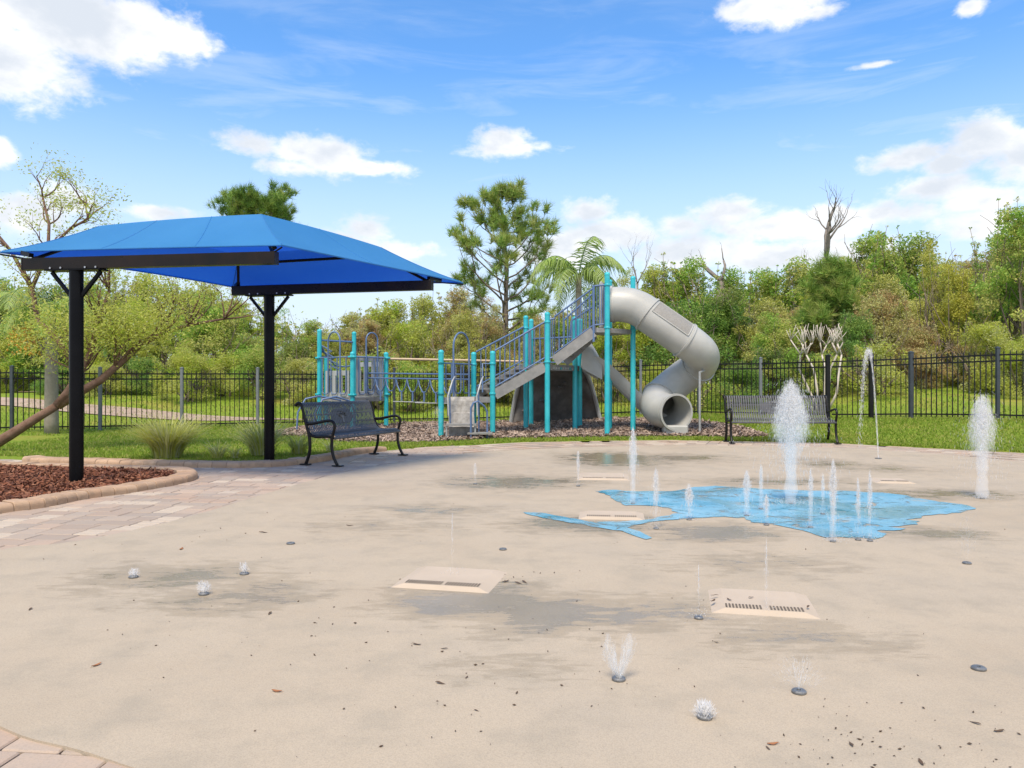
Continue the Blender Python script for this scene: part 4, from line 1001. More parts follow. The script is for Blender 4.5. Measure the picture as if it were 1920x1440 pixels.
clamp(*C['1'], zC + .9); clamp(*D['1'], zD); clamp(*D['1'], zD + .92); clamp(*D['2'], zD)
slot_panel(C['1'], C['2'], zC + .05, zC + .9, .05, .95, 2)
bs = railing(C['2'], C5, zC, zC, 0.10, 0.70, 5)
# perforated strip under the landing, squares painted as daylight through its holes
stp = pp(MB().beam((C['3'][0] + .08, C['3'][1] + .12, 1.50), (C['4'][0] - .02, C['4'][1] - .02, 1.50), 0.02, 0.10), 'perforated_strip', M['deck'])
for k in range(9):
    t = .1 + .1 * k; x, y = lerp2((C['3'][0] + .08, C['3'][1] + .12), (C['4'][0] - .02, C['4'][1] - .02), t)
    pp(MB().box((x + .012, y - .012, 1.50), (.035, .02, .05), R(56)), 'hole_daylight', M['teal'] if k in (3, 7) else M['grey_plastic'], parent=stp)
# --- rock climbing wall on the far side of the landing
def rock_wall():
    rows = []; g = np.random.default_rng(4)
    for j in range(15):
        t = j / 14; y = 19.75 - 1.15 * t ** 1.2; z = 1.52 * (1 - (1 - t) ** 1.55)
        hw = 1.18 * (1 - t) + 0.72 * t; cx = 1.15 - 0.1 * t; row = []
        for i in range(22):
            s = i / 21 * 2 - 1; n_ = mnoise.noise(Vector((s * 2.3, t * 3.1, 1.7))) * 0.16 + mnoise.noise(Vector((s * 5.5, t * 6.1, 4.2))) * 0.06
            row.append((cx + s * hw, y + n_ + .18 * s * s, max(0.0, z + gz(cx, y) * (1 - t)) + (n_ * .3 if 0 < j < 14 else 0)))
        rows.append(row)
    o = pp(MB().grid(rows), 'rock_wall', M['rock'], True, deg=60)
    for i in (0, 21):
        pp(MB().tube([(r_[i][0], r_[i][1] - .02, r_[i][2] - .01) for r_ in rows], 0.055, 8), 'rock_edge', M['grey_plastic'], True, o)
    for k in range(7):
        r_ = rows[2 + (k * 3) % 10][3 + (k * 5) % 16]; pp(MB().lathe([(.01, -.05), (.07, -.03), (.09, 0), (.06, .04), (.01, .05)], (r_[0], r_[1] - .05, r_[2]), 9), 'hand_hold', M['rock'], True, o)
rock_wall()
# --- tube slide
def sweep_tube(path, r_out, r_in, name, mat, n=28, parent=None, inner=True):
    mb = MB(); mb.tube(path, r_out, n, False)
    if inner:
        m2 = MB(); m2.tube(path, r_in, n, False); mb.add(m2.v, [f[::-1] for f in m2.f]); m = len(path); N_ = m * n
        for base, fl_ in ((0, False), ((m - 1) * n, True)):
            for k in range(n):
                j = (k + 1) % n; q = (base + k, N_ + base + k, N_ + base + j, base + j); mb.f.append(q if fl_ else q[::-1])
    return pp(mb, name, mat, True, parent, 50)
ctl = [(2.12, 16.75, 2.90), (2.45, 16.66, 2.90), (2.78, 16.60, 2.80), (3.08, 16.52, 2.58), (3.36, 16.48, 2.38), (3.64, 16.46, 2.18), (3.93, 16.5, 1.99), (4.15, 16.66, 1.82), (4.24, 16.95, 1.66), (4.16, 17.22, 1.50),
       (3.92, 17.40, 1.30), (3.62, 17.42, 1.06), (3.36, 17.26, 0.84), (3.27, 16.97, 0.66), (3.33, 16.68, 0.57), (3.45, 16.42, 0.545), (3.52, 16.24, 0.54)]
tp = catmull(ctl, 5)
sl_root = sweep_tube(tp, 0.385, 0.365, 'tube_slide', M['slide'])
def ring(i, w=0.03, ro=0.415, name='flange'):
    p = Vector(tp[i]); d = (Vector(tp[min(i + 1, len(tp) - 1)]) - Vector(tp[max(i - 1, 0)])).normalized()
    pp(MB().tube([p - d * w, p - d * w * .6, p + d * w * .6, p + d * w], [ro - .012, ro, ro, ro - .012], 32), name, M['slide'], True, sl_root, 50) if name == 'flange' else None
def hollow_ring(i, w, ro, ri):
    p = Vector(tp[i]); d = (Vector(tp[min(i + 1, len(tp) - 1)]) - Vector(tp[max(i - 1, 0)])).normalized()
    sweep_tube([p - d * w, p - d * w * .5, p + d * w * .5, p + d * w], ro, ri, 'flange', M['slide'], 32, sl_root)
for i in (2, 13, 27, 43, 60): hollow_ring(min(i, len(tp) - 1), 0.022, 0.412, 0.372)
hollow_ring(len(tp) - 1, 0.025, 0.405, 0.362); hollow_ring(len(tp) - 4, 0.03, 0.395, 0.37)
# mesh window in the first straight: a shallow frame and darker panel on the camera side of the tube
def window():
    i0, i1 = 14, 26; m1 = MB(); rows = []
    for i in range(i0, i1 + 1):
        p = Vector(tp[i]); d = (Vector(tp[i + 1]) - Vector(tp[i - 1])).normalized(); s = Vector((0, -1, 0)); s = (s - d * s.dot(d)).normalized(); u = s.cross(d) * -1
        if u.z < 0: u = -u
        rows.append([tuple(p + (s * math.cos(R(a)) + u * math.sin(R(a))) * 0.393) for a in range(8, 63, 6)])
    o = pp(m1.grid(rows), 'window_mesh', M['slide_dark'], True, sl_root)
    fr_ = MB(); ed = [r_[0] for r_ in rows]; eu = [r_[-1] for r_ in rows]
    for q in (ed, eu, rows[0], rows[-1]): fr_.tube(q, 0.013, 6)
    pp(fr_, 'window_frame', M['slide'], True, sl_root)
window()
pp(MB().bbox((3.52, 16.36, 0.11), (0.52, 0.30, 0.30), 0.03), 'slide_footing', M['slide'])
yq = 16.32; rod([(PX(1312, yq), yq, -0.05), (PX(1312, yq), yq, 1.42)], 'support_pole', 0.026, 'galv')
rod([(PX(1312, yq), yq, 1.40), (PX(1325, 16.6), 16.66, 1.46)], 'support_arm', 0.026, 'galv')
pp(MB().bbox((2.06, 17.02, 2.9), (0.08, 0.9, 1.0), .03, R(-15)), 'slide_hood', M['slide'])
# --- open slide from the landing
def open_slide():
    path = catmull([(1.62, 17.72, 1.56), (1.95, 17.70, 1.50), (2.3, 17.66, 1.22), (2.75, 17.6, 0.78), (3.15, 17.54, 0.40), (3.45, 17.5, 0.20), (3.75, 17.45, 0.15)], 4)
    rows = []; n = 13; sec = [(-.33, .27), (-.345, .275), (-.34, .20), (-.29, .06), (-.2, .0), (0, -.01), (.2, 0), (.29, .06), (.34, .20), (.345, .275), (.33, .27)]
    und = [(.31, .22), (.27, .04), (.18, -.03), (0, -.035), (-.18, -.03), (-.27, .04), (-.31, .22)]
    full = sec + und + [sec[0]]
    for i, p in enumerate(path):
        a = path[max(0, i - 1)]; b2 = path[min(len(path) - 1, i + 1)]; d = Vector(b2) - Vector(a); s = Vector((d.y, -d.x, 0)).normalized(); u = s.cross(d.normalized())
        if u.z < 0: u = -u
        rows.append([tuple(Vector(p) + s * w + u * h) for w, h in full])
    o = pp(MB().grid(rows), 'open_slide', M['slide'], True, deg=50)
    # entry hood: an arched shell over the slide top
    hr = []
    for k in range(8):
        t = k / 7; x = 1.60 + 0.46 * t; top = 0.86 * (1 - .45 * t * t); row = []
        for j in range(15):
            a = math.pi * j / 14; row.append((x, 17.70 - .40 * math.cos(a), 1.50 - .25 * t + max(0.0, math.sin(a)) ** .7 * top))
        hr.append(row)
    pp(MB().grid(hr), 'entry_hood', M['slide'], True, o, 60)
open_slide()
# ------------------------------------------------------------------ vegetation
def leaf_quads(C, size, g, up=0.25, aspect=0.45):
    """one bent diamond per centre: two triangles each"""
    m = len(C); n = g.normal(size=(m, 3)); n[:, 2] = np.abs(n[:, 2]) + up; n /= np.linalg.norm(n, axis=1)[:, None]
    d = np.cross(n, g.normal(size=(m, 3))); d /= np.maximum(np.linalg.norm(d, axis=1), 1e-6)[:, None]; e = np.cross(n, d)
    s = (size * g.uniform(0.6, 1.35, m))[:, None]
    V = np.stack([C - d * s, C + e * s * aspect - n * s * .15, C + d * s - n * s * .25, C - e * s * aspect - n * s * .15], 1).reshape(-1, 3)
    return V, np.arange(4 * m).reshape(-1, 4)
def crown_points(g, clumps, per, sig):
    """clumps: (x,y,z,r); returns points and the clump's own tone"""
    out = []; tone = []
    for (x, y, z, r_) in clumps:
        k = max(4, int(per * (r_ / 0.45) ** 1.9)); p = g.normal(size=(k, 3)); p /= np.linalg.norm(p, axis=1)[:, None]
        p *= (g.random(k) ** 0.45)[:, None] * r_ * np.array((1.0, 1.0, 0.75)); out.append(p + (x, y, z)); tone.append(np.full(k, g.random()))
    return np.concatenate(out), np.concatenate(tone)
def limb(mb, p, d, L_, r_, depth, rnd, tips, spread=0.7, up=0.15, seg=4, kids=(2, 3), shrink=0.68, droop=0.0):
    pts = [Vector(p)]; d = Vector(d).normalized()
    for i in range(seg):
        d = (d + Vector((rnd.gauss(0, .16), rnd.gauss(0, .16), rnd.gauss(0, .12) + up * .4 - droop))).normalized(); pts.append(pts[-1] + d * L_ / seg)
    rad = [r_ * (1 - .45 * i / seg) for i in range(seg + 1)]
    mb.tube(pts, rad, 5 if depth < 2 else 7)
    if depth <= 0: tips.append((pts[-1], d)); return
    for k in range(rnd.randint(*kids)):
        a = Vector((rnd.gauss(0, 1), rnd.gauss(0, 1), rnd.gauss(0, .6) + up)).normalized(); nd = (d + a * spread).normalized()
        i = seg if k == 0 else rnd.randint(max(1, seg - 2), seg)
        limb(mb, pts[i], nd, L_ * shrink * rnd.uniform(.8, 1.2), rad[i] * .66, depth - 1, rnd, tips, spread, up, seg, kids, shrink, droop)
    if depth == 1: tips.append((pts[-1], d))

M['trunk'] = simple('grey_brown_bark', (0.16, 0.125, 0.095), (0.24, 0.19, 0.15), 0.95, scale=9, bmp=0.9, bscale=26)
M['trunk_red'] = simple('reddish_bark', (0.12, 0.062, 0.038), (0.21, 0.13, 0.09), 0.9, scale=7, bmp=0.7, bscale=24)
M['trunk_pale'] = simple('pale_dead_wood', (0.50, 0.44, 0.37), (0.60, 0.55, 0.48), 0.9, scale=9, bmp=0.4, bscale=40)
M['trunk_dead'] = simple('grey_dead_wood', (0.17, 0.145, 0.125), (0.25, 0.22, 0.19), 0.9, scale=9, bmp=0.4, bscale=40)
M['palm_trunk'] = simple('palm_trunk_bark', (0.25, 0.215, 0.175), (0.33, 0.29, 0.24), 0.95, scale=8, bmp=0.7, bscale=22)
LM = {
 'green': leaf_mat('leaf_mid_green', [(0, (0.121, 0.249, 0.050)), (0.35, (0.326, 0.550, 0.085)), (0.7, (0.550, 0.550, 0.143)), (1, (0.550, 0.550, 0.233))], patch=True),
 'olive': leaf_mat('leaf_olive', [(0, (0.239, 0.268, 0.077)), (0.35, (0.547, 0.550, 0.123)), (0.7, (0.550, 0.550, 0.195)), (1, (0.550, 0.550, 0.351))], patch=True),
 'brown': leaf_mat('leaf_dry_brown', [(0, (0.286, 0.183, 0.092)), (0.3, (0.550, 0.375, 0.174)), (0.55, (0.550, 0.550, 0.233)), (0.8, (0.550, 0.550, 0.174)), (1, (0.550, 0.550, 0.389))], patch=True),
 'yellow': leaf_mat('leaf_yellow_vine', [(0, (0.475, 0.455, 0.057)), (0.4, (0.550, 0.550, 0.102)), (0.75, (0.550, 0.550, 0.135)), (1, (0.550, 0.550, 0.156))], patch=True),
 'dark': leaf_mat('leaf_dark_green', [(0, (0.069, 0.155, 0.039)), (0.4, (0.153, 0.289, 0.064)), (0.8, (0.309, 0.479, 0.092)), (1, (0.475, 0.550, 0.143))], patch=True),
 'lime': leaf_mat('leaf_lime', [(0, (0.380, 0.550, 0.058)), (0.4, (0.525, 0.550, 0.098)), (0.75, (0.525, 0.550, 0.160)), (1, (0.525, 0.550, 0.263))], 0.5),
 'pine': leaf_mat('pine_needles', [(0, (0.099, 0.183, 0.042)), (0.4, (0.229, 0.383, 0.068)), (0.8, (0.407, 0.440, 0.114)), (1, (0.407, 0.440, 0.186))], 0.25),
 'palm': leaf_mat('palm_leaflets', [(0, (0.161, 0.297, 0.062)), (0.4, (0.338, 0.468, 0.103)), (0.8, (0.378, 0.468, 0.173)), (1, (0.378, 0.468, 0.273))], 0.4),
 'strap': leaf_mat('strap_grass_blades', [(0, (0.445, 0.484, 0.081)), (0.4, (0.525, 0.540, 0.140)), (0.75, (0.525, 0.540, 0.268)), (1, (0.525, 0.540, 0.300))], 0.4)}

def bush_meshes(seed, r_, h, nc, per, leaf, low=0.0, gap=0.0):
    g = np.random.default_rng(seed); rnd = random.Random(seed); cl = []; spires = []
    while len(cl) < nc:
        a = g.uniform(0, 2 * np.pi); t = g.random(); zz = low + (1 - low) * t
        prof = (0.55 + 0.45 * math.sin(math.pi * min(1, zz * 1.25 + .12))) * (1 - .55 * max(0, zz - .55) / .45)
        rad = r_ * prof * g.random() ** 0.4 * g.uniform(.75, 1.12)
        cl.append((math.cos(a) * rad, math.sin(a) * rad, h * zz * g.uniform(.9, 1.05) + .1, g.uniform(.22, .52) * r_ / 1.6))
    # a few leading shoots break the outline
    for k in range(int(nc * .16)):
        a = g.uniform(0, 2 * np.pi); rad = r_ * g.uniform(.1, .75); sx_, sy_ = g.normal(0, .06, 2); top_ = g.uniform(.94, 1.10); spires.append(((math.cos(a) * rad, math.sin(a) * rad, h * .55), (math.cos(a) * rad + sx_ * 5, math.sin(a) * rad + sy_ * 5, h * top_)))
        for q in range(6): t = q / 5; cl.append((math.cos(a) * rad + sx_ * q, math.sin(a) * rad + sy_ * q, h * (.72 + (top_ - .72) * t), (.26 - .17 * t) * g.uniform(.6, 1.1) * r_ / 1.6))
    P, tone = crown_points(g, cl, per, 0)
    V, F = leaf_quads(P, leaf, g); var = np.clip(tone * .6 + g.random(len(P)) * .4, 0, 1)
    crown = arr_mesh('crown', V, F, var)
    mb = MB(); tips = []
    for k in range(4):
        limb(mb, (rnd.uniform(-.3, .3) * r_, rnd.uniform(-.3, .3) * r_, -.1), (rnd.gauss(0, .3), rnd.gauss(0, .3), 1), h * .5, .035 + h * .009, 2, rnd, tips, .7, .25)
    for (p_, q_) in spires: mb.tube([(p_[0] * .1, p_[1] * .1, .05), (p_[0] * .5, p_[1] * .5, p_[2] * .5), p_, q_], [.035, .03, .022, .006], 4)
    return crown, mb.mesh('trunk', True)
BUSH = [bush_meshes(101, 1.7, 5.0, 74, 430, .043), bush_meshes(102, 1.5, 4.2, 62, 430, .040), bush_meshes(103, 1.9, 3.6, 66, 420, .045),
        bush_meshes(104, 1.5, 2.4, 48, 430, .035), bush_meshes(105, 1.7, 2.0, 48, 430, .033), bush_meshes(106, 1.3, 5.6, 46, 320, .042, .12), bush_meshes(107, 1.1, 1.3, 34, 300, .034)]
BH = [5.0, 4.2, 3.6, 2.4, 2.0, 5.6, 1.3]
for c, t in BUSH: t.materials.append(M['trunk']); c.materials.append(LM['green'])
LBL = {
 ('tree', 'green'): ('mid green leafy tree in the thicket beyond the fence', 'tree'), ('tree', 'olive'): ('olive leafed tree in the thicket beyond the fence', 'tree'),
 ('tree', 'brown'): ('tree draped in dry brown vines in the thicket', 'tree'), ('tree', 'yellow'): ('tree covered in bright yellow-green vine in the thicket', 'tree'),
 ('tree', 'dark'): ('dark green dense tree in the thicket beyond the fence', 'tree'), ('tree', 'lime'): ('light green loose-leaved tree in the thicket', 'tree'),
 ('shrub', 'green'): ('mid green shrub at the foot of the thicket', 'shrub'), ('shrub', 'olive'): ('olive green shrub at the foot of the thicket', 'shrub'),
 ('shrub', 'brown'): ('dry brown tangled shrub at the foot of the thicket', 'shrub'), ('shrub', 'yellow'): ('yellow leaved shrub at the foot of the thicket', 'shrub'),
 ('shrub', 'dark'): ('dark green low shrub at the foot of the thicket', 'shrub'), ('shrub', 'lime'): ('bright light green shrub at the foot of the thicket', 'shrub')}
def bush(px, Y, top_py, kind, variant, wid=1.0, rs=None):
    x = PX(px, Y); z0 = gz(x, Y) if abs(x) < 30 else .8; h = PZ(top_py, Y) - z0; s = h / BH[variant]
    tall = h > 2.6; nm = 'tree' if tall else 'shrub'; lb, cat = LBL[(nm, kind)]
    lb = lb.replace(' in the thicket beyond the fence', '').replace(' in the thicket', '').replace(' beyond the fence', '').replace(' at the foot of the thicket', '')
    for lim, ph in ((130, 'past the fruiting palm'), (330, 'behind the leaning tree'), (560, 'behind the blue canopy'), (740, 'behind the left bench'), (880, 'behind the ring ladder'), (1040, 'around the tall pine'), (1180, 'around the queen palm'), (1330, 'behind the tube slide'), (1480, 'near the shorter bare snag'), (1600, 'around the crape myrtle'), (1720, 'behind the fence gate'), (1840, 'in the vine thicket'), (9999, 'at the fence corner')):
        if px < lim: break
    dp = 'back-row ' if Y > 30.5 else ('front-row ' if Y < 27.2 else '')
    lb = dp + lb + ' ' + ph
    o = thing(('thicket_tree' if tall else 'thicket_shrub'), lb, cat, (x, Y, z0 - .05), random.uniform(0, 6.28), 'thicket beyond the fence, ' + kind + ' ' + nm + 's')
    for me, nm2 in ((BUSH[variant][0], 'crown'), (BUSH[variant][1], 'trunk')):
        c = link(nm2, me, None, o); ss = max(.75, min(1.35, s)) * wid; c.scale = (ss, ss, s)
        if nm2 == 'crown':
            c.material_slots[0].link = 'OBJECT'; c.material_slots[0].material = LM[kind]
    BUSHES.append((o, h)); return o
BUSHES = []
# skyline of the thicket read off the photograph: x -> y of the tree tops
skx = [-200, 0, 60, 160, 250, 400, 470, 560, 610, 680, 760, 840, 900, 1000, 1100, 1170, 1220, 1290, 1340, 1400, 1450, 1510, 1560, 1620, 1700, 1770, 1840, 1900, 2000, 2150]
sky_ = [540, 540, 545, 530, 525, 530, 565, 600, 605, 575, 560, 545, 560, 575, 560, 505, 492, 500, 520, 505, 500, 520, 490, 462, 455, 480, 470, 440, 400, 420]
def skyl(x): return interp(x, skx, sky_)
rt = random.Random(21)
def kinds_at(px):
    if px < 560: return ['green', 'lime', 'green', 'dark', 'lime']
    if px < 860: return ['olive', 'lime', 'green', 'olive', 'green', 'brown']
    if px < 1250: return ['olive', 'green', 'olive', 'green', 'brown', 'lime']
    if px < 1500: return ['green', 'olive', 'green', 'dark']
    return ['olive', 'brown', 'green', 'lime', 'olive', 'green']
px = -170
while px < 2120:      # back row
    bush(px, rt.uniform(31, 34.5), skyl(px) + rt.uniform(-14, 22), rt.choice(kinds_at(px)), rt.choice([0, 1, 0, 5, 2]), 1.12); px += rt.uniform(52, 78)
px = -150
while px < 2100:      # middle row
    t_ = skyl(px); bush(px, rt.uniform(27.5, 30), t_ + (690 - t_) * rt.uniform(.18, .55), rt.choice(kinds_at(px)), rt.choice([1, 2, 2, 3, 0]), 1.05); px += rt.uniform(60, 92)
px = 120
while px < 2100:      # low front row
    Yq = rt.uniform(25.2, 27) if px < 1250 else rt.uniform(22.6, 24.5)
    bush(px, Yq, rt.uniform(640, 690), rt.choice(kinds_at(px)), rt.choice([3, 4, 4, 6]), 1.0); px += rt.uniform(60, 95)
# singled-out growth
bush(1790, 24.5, 505, 'yellow', 1, .8); bush(1745, 25.5, 470, 'yellow', 5, .7); bush(1650, 25, 560, 'brown', 2, .9); bush(1720, 23.5, 610, 'brown', 3, .9)
bush(1850, 22.5, 605, 'lime', 3, 1.0); bush(1915, 21.5, 640, 'lime', 4, 1.0); bush(1640, 22, 650, 'lime', 6, 1.0); bush(1900, 25, 450, 'green', 1, .9)
bush(1450, 24, 600, 'green', 2, .9); bush(1600, 23.5, 590, 'dark', 3, .8); bush(870, 26, 590, 'olive', 1, .9); bush(1000, 27, 600, 'brown', 1, .8); bush(920, 27, 570, 'brown', 5, .8)
# closed dark wood further back
def far_wood():
    g = np.random.default_rng(77); cl = []
    for k in range(430):
        px_ = g.uniform(-420, 2350); Y = g.uniform(36, 41); zt = PZ(skyl(px_) + 42, Y); cl.append((PX(px_, Y), Y, g.uniform(.8, max(1.2, zt)), g.uniform(.7, 1.1)))
    P, tone = crown_points(g, cl, 34, 0); V, F = leaf_quads(P, .17, g); return arr_mesh('far_wood', V, F, np.clip(tone * .6 + g.random(len(P)) * .4, 0, 1))
tag(link('far_wood', far_wood(), LM['olive']), 'far mass of olive woodland behind the thicket', 'woodland', kind='stuff')

# ---- pines
def needle_tufts(tips, g, n=34, L_=.26, spread=1.0):
    V = []; m = len(tips); var = []
    for (p, d) in tips:
        p = np.array(p); d = np.array(d); t = g.random()
        q = g.normal(size=(n, 3)) * spread; q = q / np.linalg.norm(q, axis=1)[:, None] + d * .75 + (0, 0, .25); q /= np.linalg.norm(q, axis=1)[:, None]
        s = np.cross(q, g.normal(size=(n, 3))); s /= np.linalg.norm(s, axis=1)[:, None]; ln = L_ * g.uniform(.7, 1.2, (n, 1)); b = p + d * g.uniform(-.22, .05, (n, 1))
        V.append(np.stack([b - s * .012, b + s * .012, b + q * ln], 1).reshape(-1, 3)); var.append(np.clip(t * .6 + g.random(n) * .4, 0, 1))
    V = np.concatenate(V); return arr_mesh('crown', V, np.arange(len(V)).reshape(-1, 3), np.concatenate(var))
def pine(px, Y, top_py, r_max, z_lo, label, seed, kind='cone'):
    rnd = random.Random(seed); g = np.random.default_rng(seed); x = PX(px, Y); z0 = gz(x, Y) if abs(x) < 30 else .8; H = PZ(top_py, Y) - z0
    o = thing('pine_tree', label, 'tree', (x, Y, z0 - .05)); mb = MB(); tips = []
    tr = [(0, 0, 0)]; 
    for k in range(1, 9): tr.append((rnd.gauss(0, .05) * k / 4 + (.95 * (1 - k / 8) if kind == 'flat' else 0) - (.95 if kind == 'flat' else 0), rnd.gauss(0, .05), H * k / 8))
    mb.tube(tr, [.17 * H / 9 * (1 - .88 * k / 8) for k in range(9)], 9)
    nb = 34 if kind == 'cone' else 40
    for k in range(nb):
        t = z_lo + (1 - z_lo) * (k + .5) / nb; z = H * t
        if kind == 'cone': L_ = r_max * (1.0 - (t - z_lo) / (1 - z_lo)) ** .75 * rnd.uniform(.35, 1.3) + .3
        else: L_ = r_max * math.sqrt(max(.04, 1 - ((t - z_lo) / (1 - z_lo)) ** 2.2)) * rnd.uniform(.7, 1.1)
        a = k * 2.4 + rnd.uniform(-.5, .5); d = Vector((math.cos(a), math.sin(a), rnd.uniform(.15, .55)))
        sub = []; limb(mb, (-.95 * t if kind == 'flat' else 0, 0, z), d, L_ * .62, .045 * (1.1 - t) + .012, 1, rnd, sub, .62, .28, 4, (3, 4), .55)
        tips += sub
        for (p, dd) in list(sub):
            for j in range(2 if kind == 'cone' else 4): tips.append((Vector(p) + Vector((rnd.gauss(0, .16), rnd.gauss(0, .16), rnd.gauss(0, .10))), (Vector(dd) + Vector((rnd.gauss(0, .5), rnd.gauss(0, .5), .3))).normalized()))
    tips.append((Vector(tr[-1]), Vector((0, 0, 1))))
    t_ = mb.build('trunk', M['trunk'], o, True)
    link('crown', needle_tufts(tips, g, 46 if kind == 'cone' else 34, .36 if kind == 'cone' else .40), LM['pine'], o); return o
pine(948, 29, 362, 3.5, .30, 'tall pine with tufted needles and brown trunk behind the stairs', 31)
pine(512, 42, 392, 3.2, .80, 'flat-topped pine whose round crown rises above the blue canopy', 32, 'flat')
pine(1560, 26, 500, 1.3, .25, 'young soft-needled pine behind the bare crape myrtle', 33)
# ---- palms
def palm(x, Y, trunk_h, r_, label, seed, nf=15, L_=2.1, fruit=False, lean=0.0):
    rnd = random.Random(seed); g = np.random.default_rng(seed); z0 = gz(x, Y)
    o = thing('palm_tree', label, 'palm', (x, Y, z0 - .05)); tr = [(lean * (k / 8) ** 2, 0, trunk_h * k / 8) for k in range(9)]
    MB().tube(tr, [r_ * (1.12 - .25 * k / 8) for k in range(9)], 12).build('trunk', M['palm_trunk'], o, True)
    top = Vector(tr[-1]); V = []; T = []; var = []; rb = MB()
    for f in range(nf):
        a = f * 2.4 + rnd.uniform(-.3, .3); el = rnd.uniform(.15, 1.25); d = Vector((math.cos(a) * math.cos(el), math.sin(a) * math.cos(el), math.sin(el))); p = top.copy(); pts = [p.copy()]
        ln = L_ * rnd.uniform(.8, 1.15); n = 14
        for k in range(n):
            d = (d + Vector((0, 0, -.05 - .022 * k))).normalized(); p = p + d * ln / n; pts.append(p.copy())
        rb.tube(pts, [.022 * (1 - .85 * k / n) for k in range(n + 1)], 5)
        tone = rnd.random()
        for k in range(2, n + 1):
            for j in range(4):
                t = (k - j / 4) / n; q = pts[k - 1].lerp(pts[k], 1 - j / 4); dd = (pts[k] - pts[k - 1]).normalized(); side = dd.cross(Vector((0, 0, 1))).normalized()
                for s in (-1, 1):
                    l2 = ln * .33 * math.sin(math.pi * min(1, .18 + t * .75)) * rnd.uniform(.8, 1.2)
                    tip = q + (side * s * rnd.uniform(.35, .7) + dd * .45 + Vector((0, 0, rnd.uniform(-1.1, -.35)))).normalized() * l2; mid = q.lerp(tip, .4) + side * s * l2 * .13 + Vector((0, 0, .06 * l2))
                    wv = dd * .014; i0 = len(V); V += [q - wv, q + wv, mid + wv * 1.3, mid - wv * 1.3, tip]; T += [(i0, i0 + 1, i0 + 2), (i0, i0 + 2, i0 + 3), (i0 + 3, i0 + 2, i0 + 4)]; v_ = min(1, tone * .5 + rnd.random() * .5); var += [v_] * 3
    cr = link('crown', arr_mesh('crown', np.array([tuple(q) for q in V]), np.array(T), var), LM['palm'], o)
    rb.build('frond_stem', LM['palm'], cr, True)
    if fruit:
        fm = simple('palm_fruit', (0.62, 0.33, 0.04), (0.7, 0.45, 0.08), .6); fb = MB()
        for k in range(150):
            a = rnd.uniform(2.4, 4.2); q = top + Vector((-.35 - rnd.random() * .55, rnd.gauss(0, .2), -.15 - rnd.random() * .75)); fb.lathe([(.004, -.03), (.028, 0), (.004, .03)], q, 5)
        fb.build('fruit_cluster', fm, o)['kind'] = 'stuff'
    return o
palm(PX(1085, 25), 25, PZ(492, 25) - .8, .11, 'queen palm with drooping feathery fronds behind the stair landing', 41, 14, 2.2)
palm(-10.55, 17.35, PZ(590, 17.35), .135, 'palm with stout grey trunk and orange fruit beside the left fence', 42, 13, 1.9, True)
# ---- leaning feathery tree at the left
def leaning_tree():
    rnd = random.Random(51); g = np.random.default_rng(51); Y0 = 12.6
    o = thing('leaning_tree', 'leaning reddish tree with feathery yellow-green leaves over the lawn by the canopy', 'tree', (-9.2, Y0, gz(-9.2, Y0)))
    mb = MB(); tips = []
    def W(px_, py_, Y): return Vector((PX(px_, Y) + 9.2, Y - Y0, PZ(py_, Y) - o.location.z))
    t1 = [Vector((0, 0, -.15)), W(-30, 845, 12.6), W(20, 815, 12.7), W(70, 783, 12.8), W(108, 760, 12.9)]
    mb.tube(t1, [.12, .095, .085, .075, .068], 10)
    a1 = [t1[-1], W(125, 738, 12.9), W(150, 700, 13.0), W(170, 660, 13.1), W(185, 600, 13.3), W(205, 545, 13.5)]; mb.tube(a1, [.085, .07, .06, .05, .04, .03], 8)
    a2 = [t1[-1], W(150, 735, 13.0), W(190, 712, 13.1), W(215, 690, 13.2), W(260, 650, 13.4), W(305, 625, 13.6), W(350, 610, 13.8), W(420, 598, 14.0)]; mb.tube(a2, [.085, .072, .065, .06, .05, .042, .03, .018], 8)
    a3 = [a1[2], W(110, 640, 13.2), W(70, 600, 13.4), W(60, 540, 13.6), W(90, 470, 13.8), W(92, 420, 14.0), W(80, 370, 14.1)]; mb.tube(a3, [.06, .05, .045, .04, .033, .027, .018], 8)
    a4 = [a3[3], W(20, 470, 13.9), W(-20, 420, 14)]; mb.tube(a4, [.04, .03, .016], 6)
    a5 = [a3[4], W(130, 430, 13.9), W(165, 410, 14.0), W(160, 385, 14.1)]; mb.tube(a5, [.03, .024, .02, .012], 6)
    tw = []
    for path, lo in ((a1, 2), (a2, 3), (a3, 2), (a4, 0), (a5, 1)):
        for i in range(lo, len(path)):
            for k in range(5 if path in (a1, a2) else 2):
                d = Vector((rnd.gauss(0, .7), rnd.gauss(0, .7), rnd.uniform(.1, 1.0))); d = d + (path[i] - path[i - 1]).normalized() * .5 if i else d
                limb(mb, path[i], d, .55 if path in (a1, a2) else .38, .018, 2, rnd, tips, .75, .15, 3, (2, 3), .72)
    mb.build('trunk', M['trunk_red'], o, True)
    C = []; ton = []
    for (p, d) in tips:
        k = 95 if p.z < 2.4 else 20; s = .26 if p.z < 2.4 else .11; C.append(g.normal(0, s, (k, 3)) * (1.2, 1.2, .7) + np.array(p)); ton.append(np.full(k, g.random()))
    C = np.concatenate(C); V, F = leaf_quads(C, .028, g, .4, .38); var = np.clip(np.concatenate(ton) * .5 + g.random(len(C)) * .5, 0, 1)
    link('crown', arr_mesh('crown', V, F, var), LM['lime'], o)
leaning_tree()
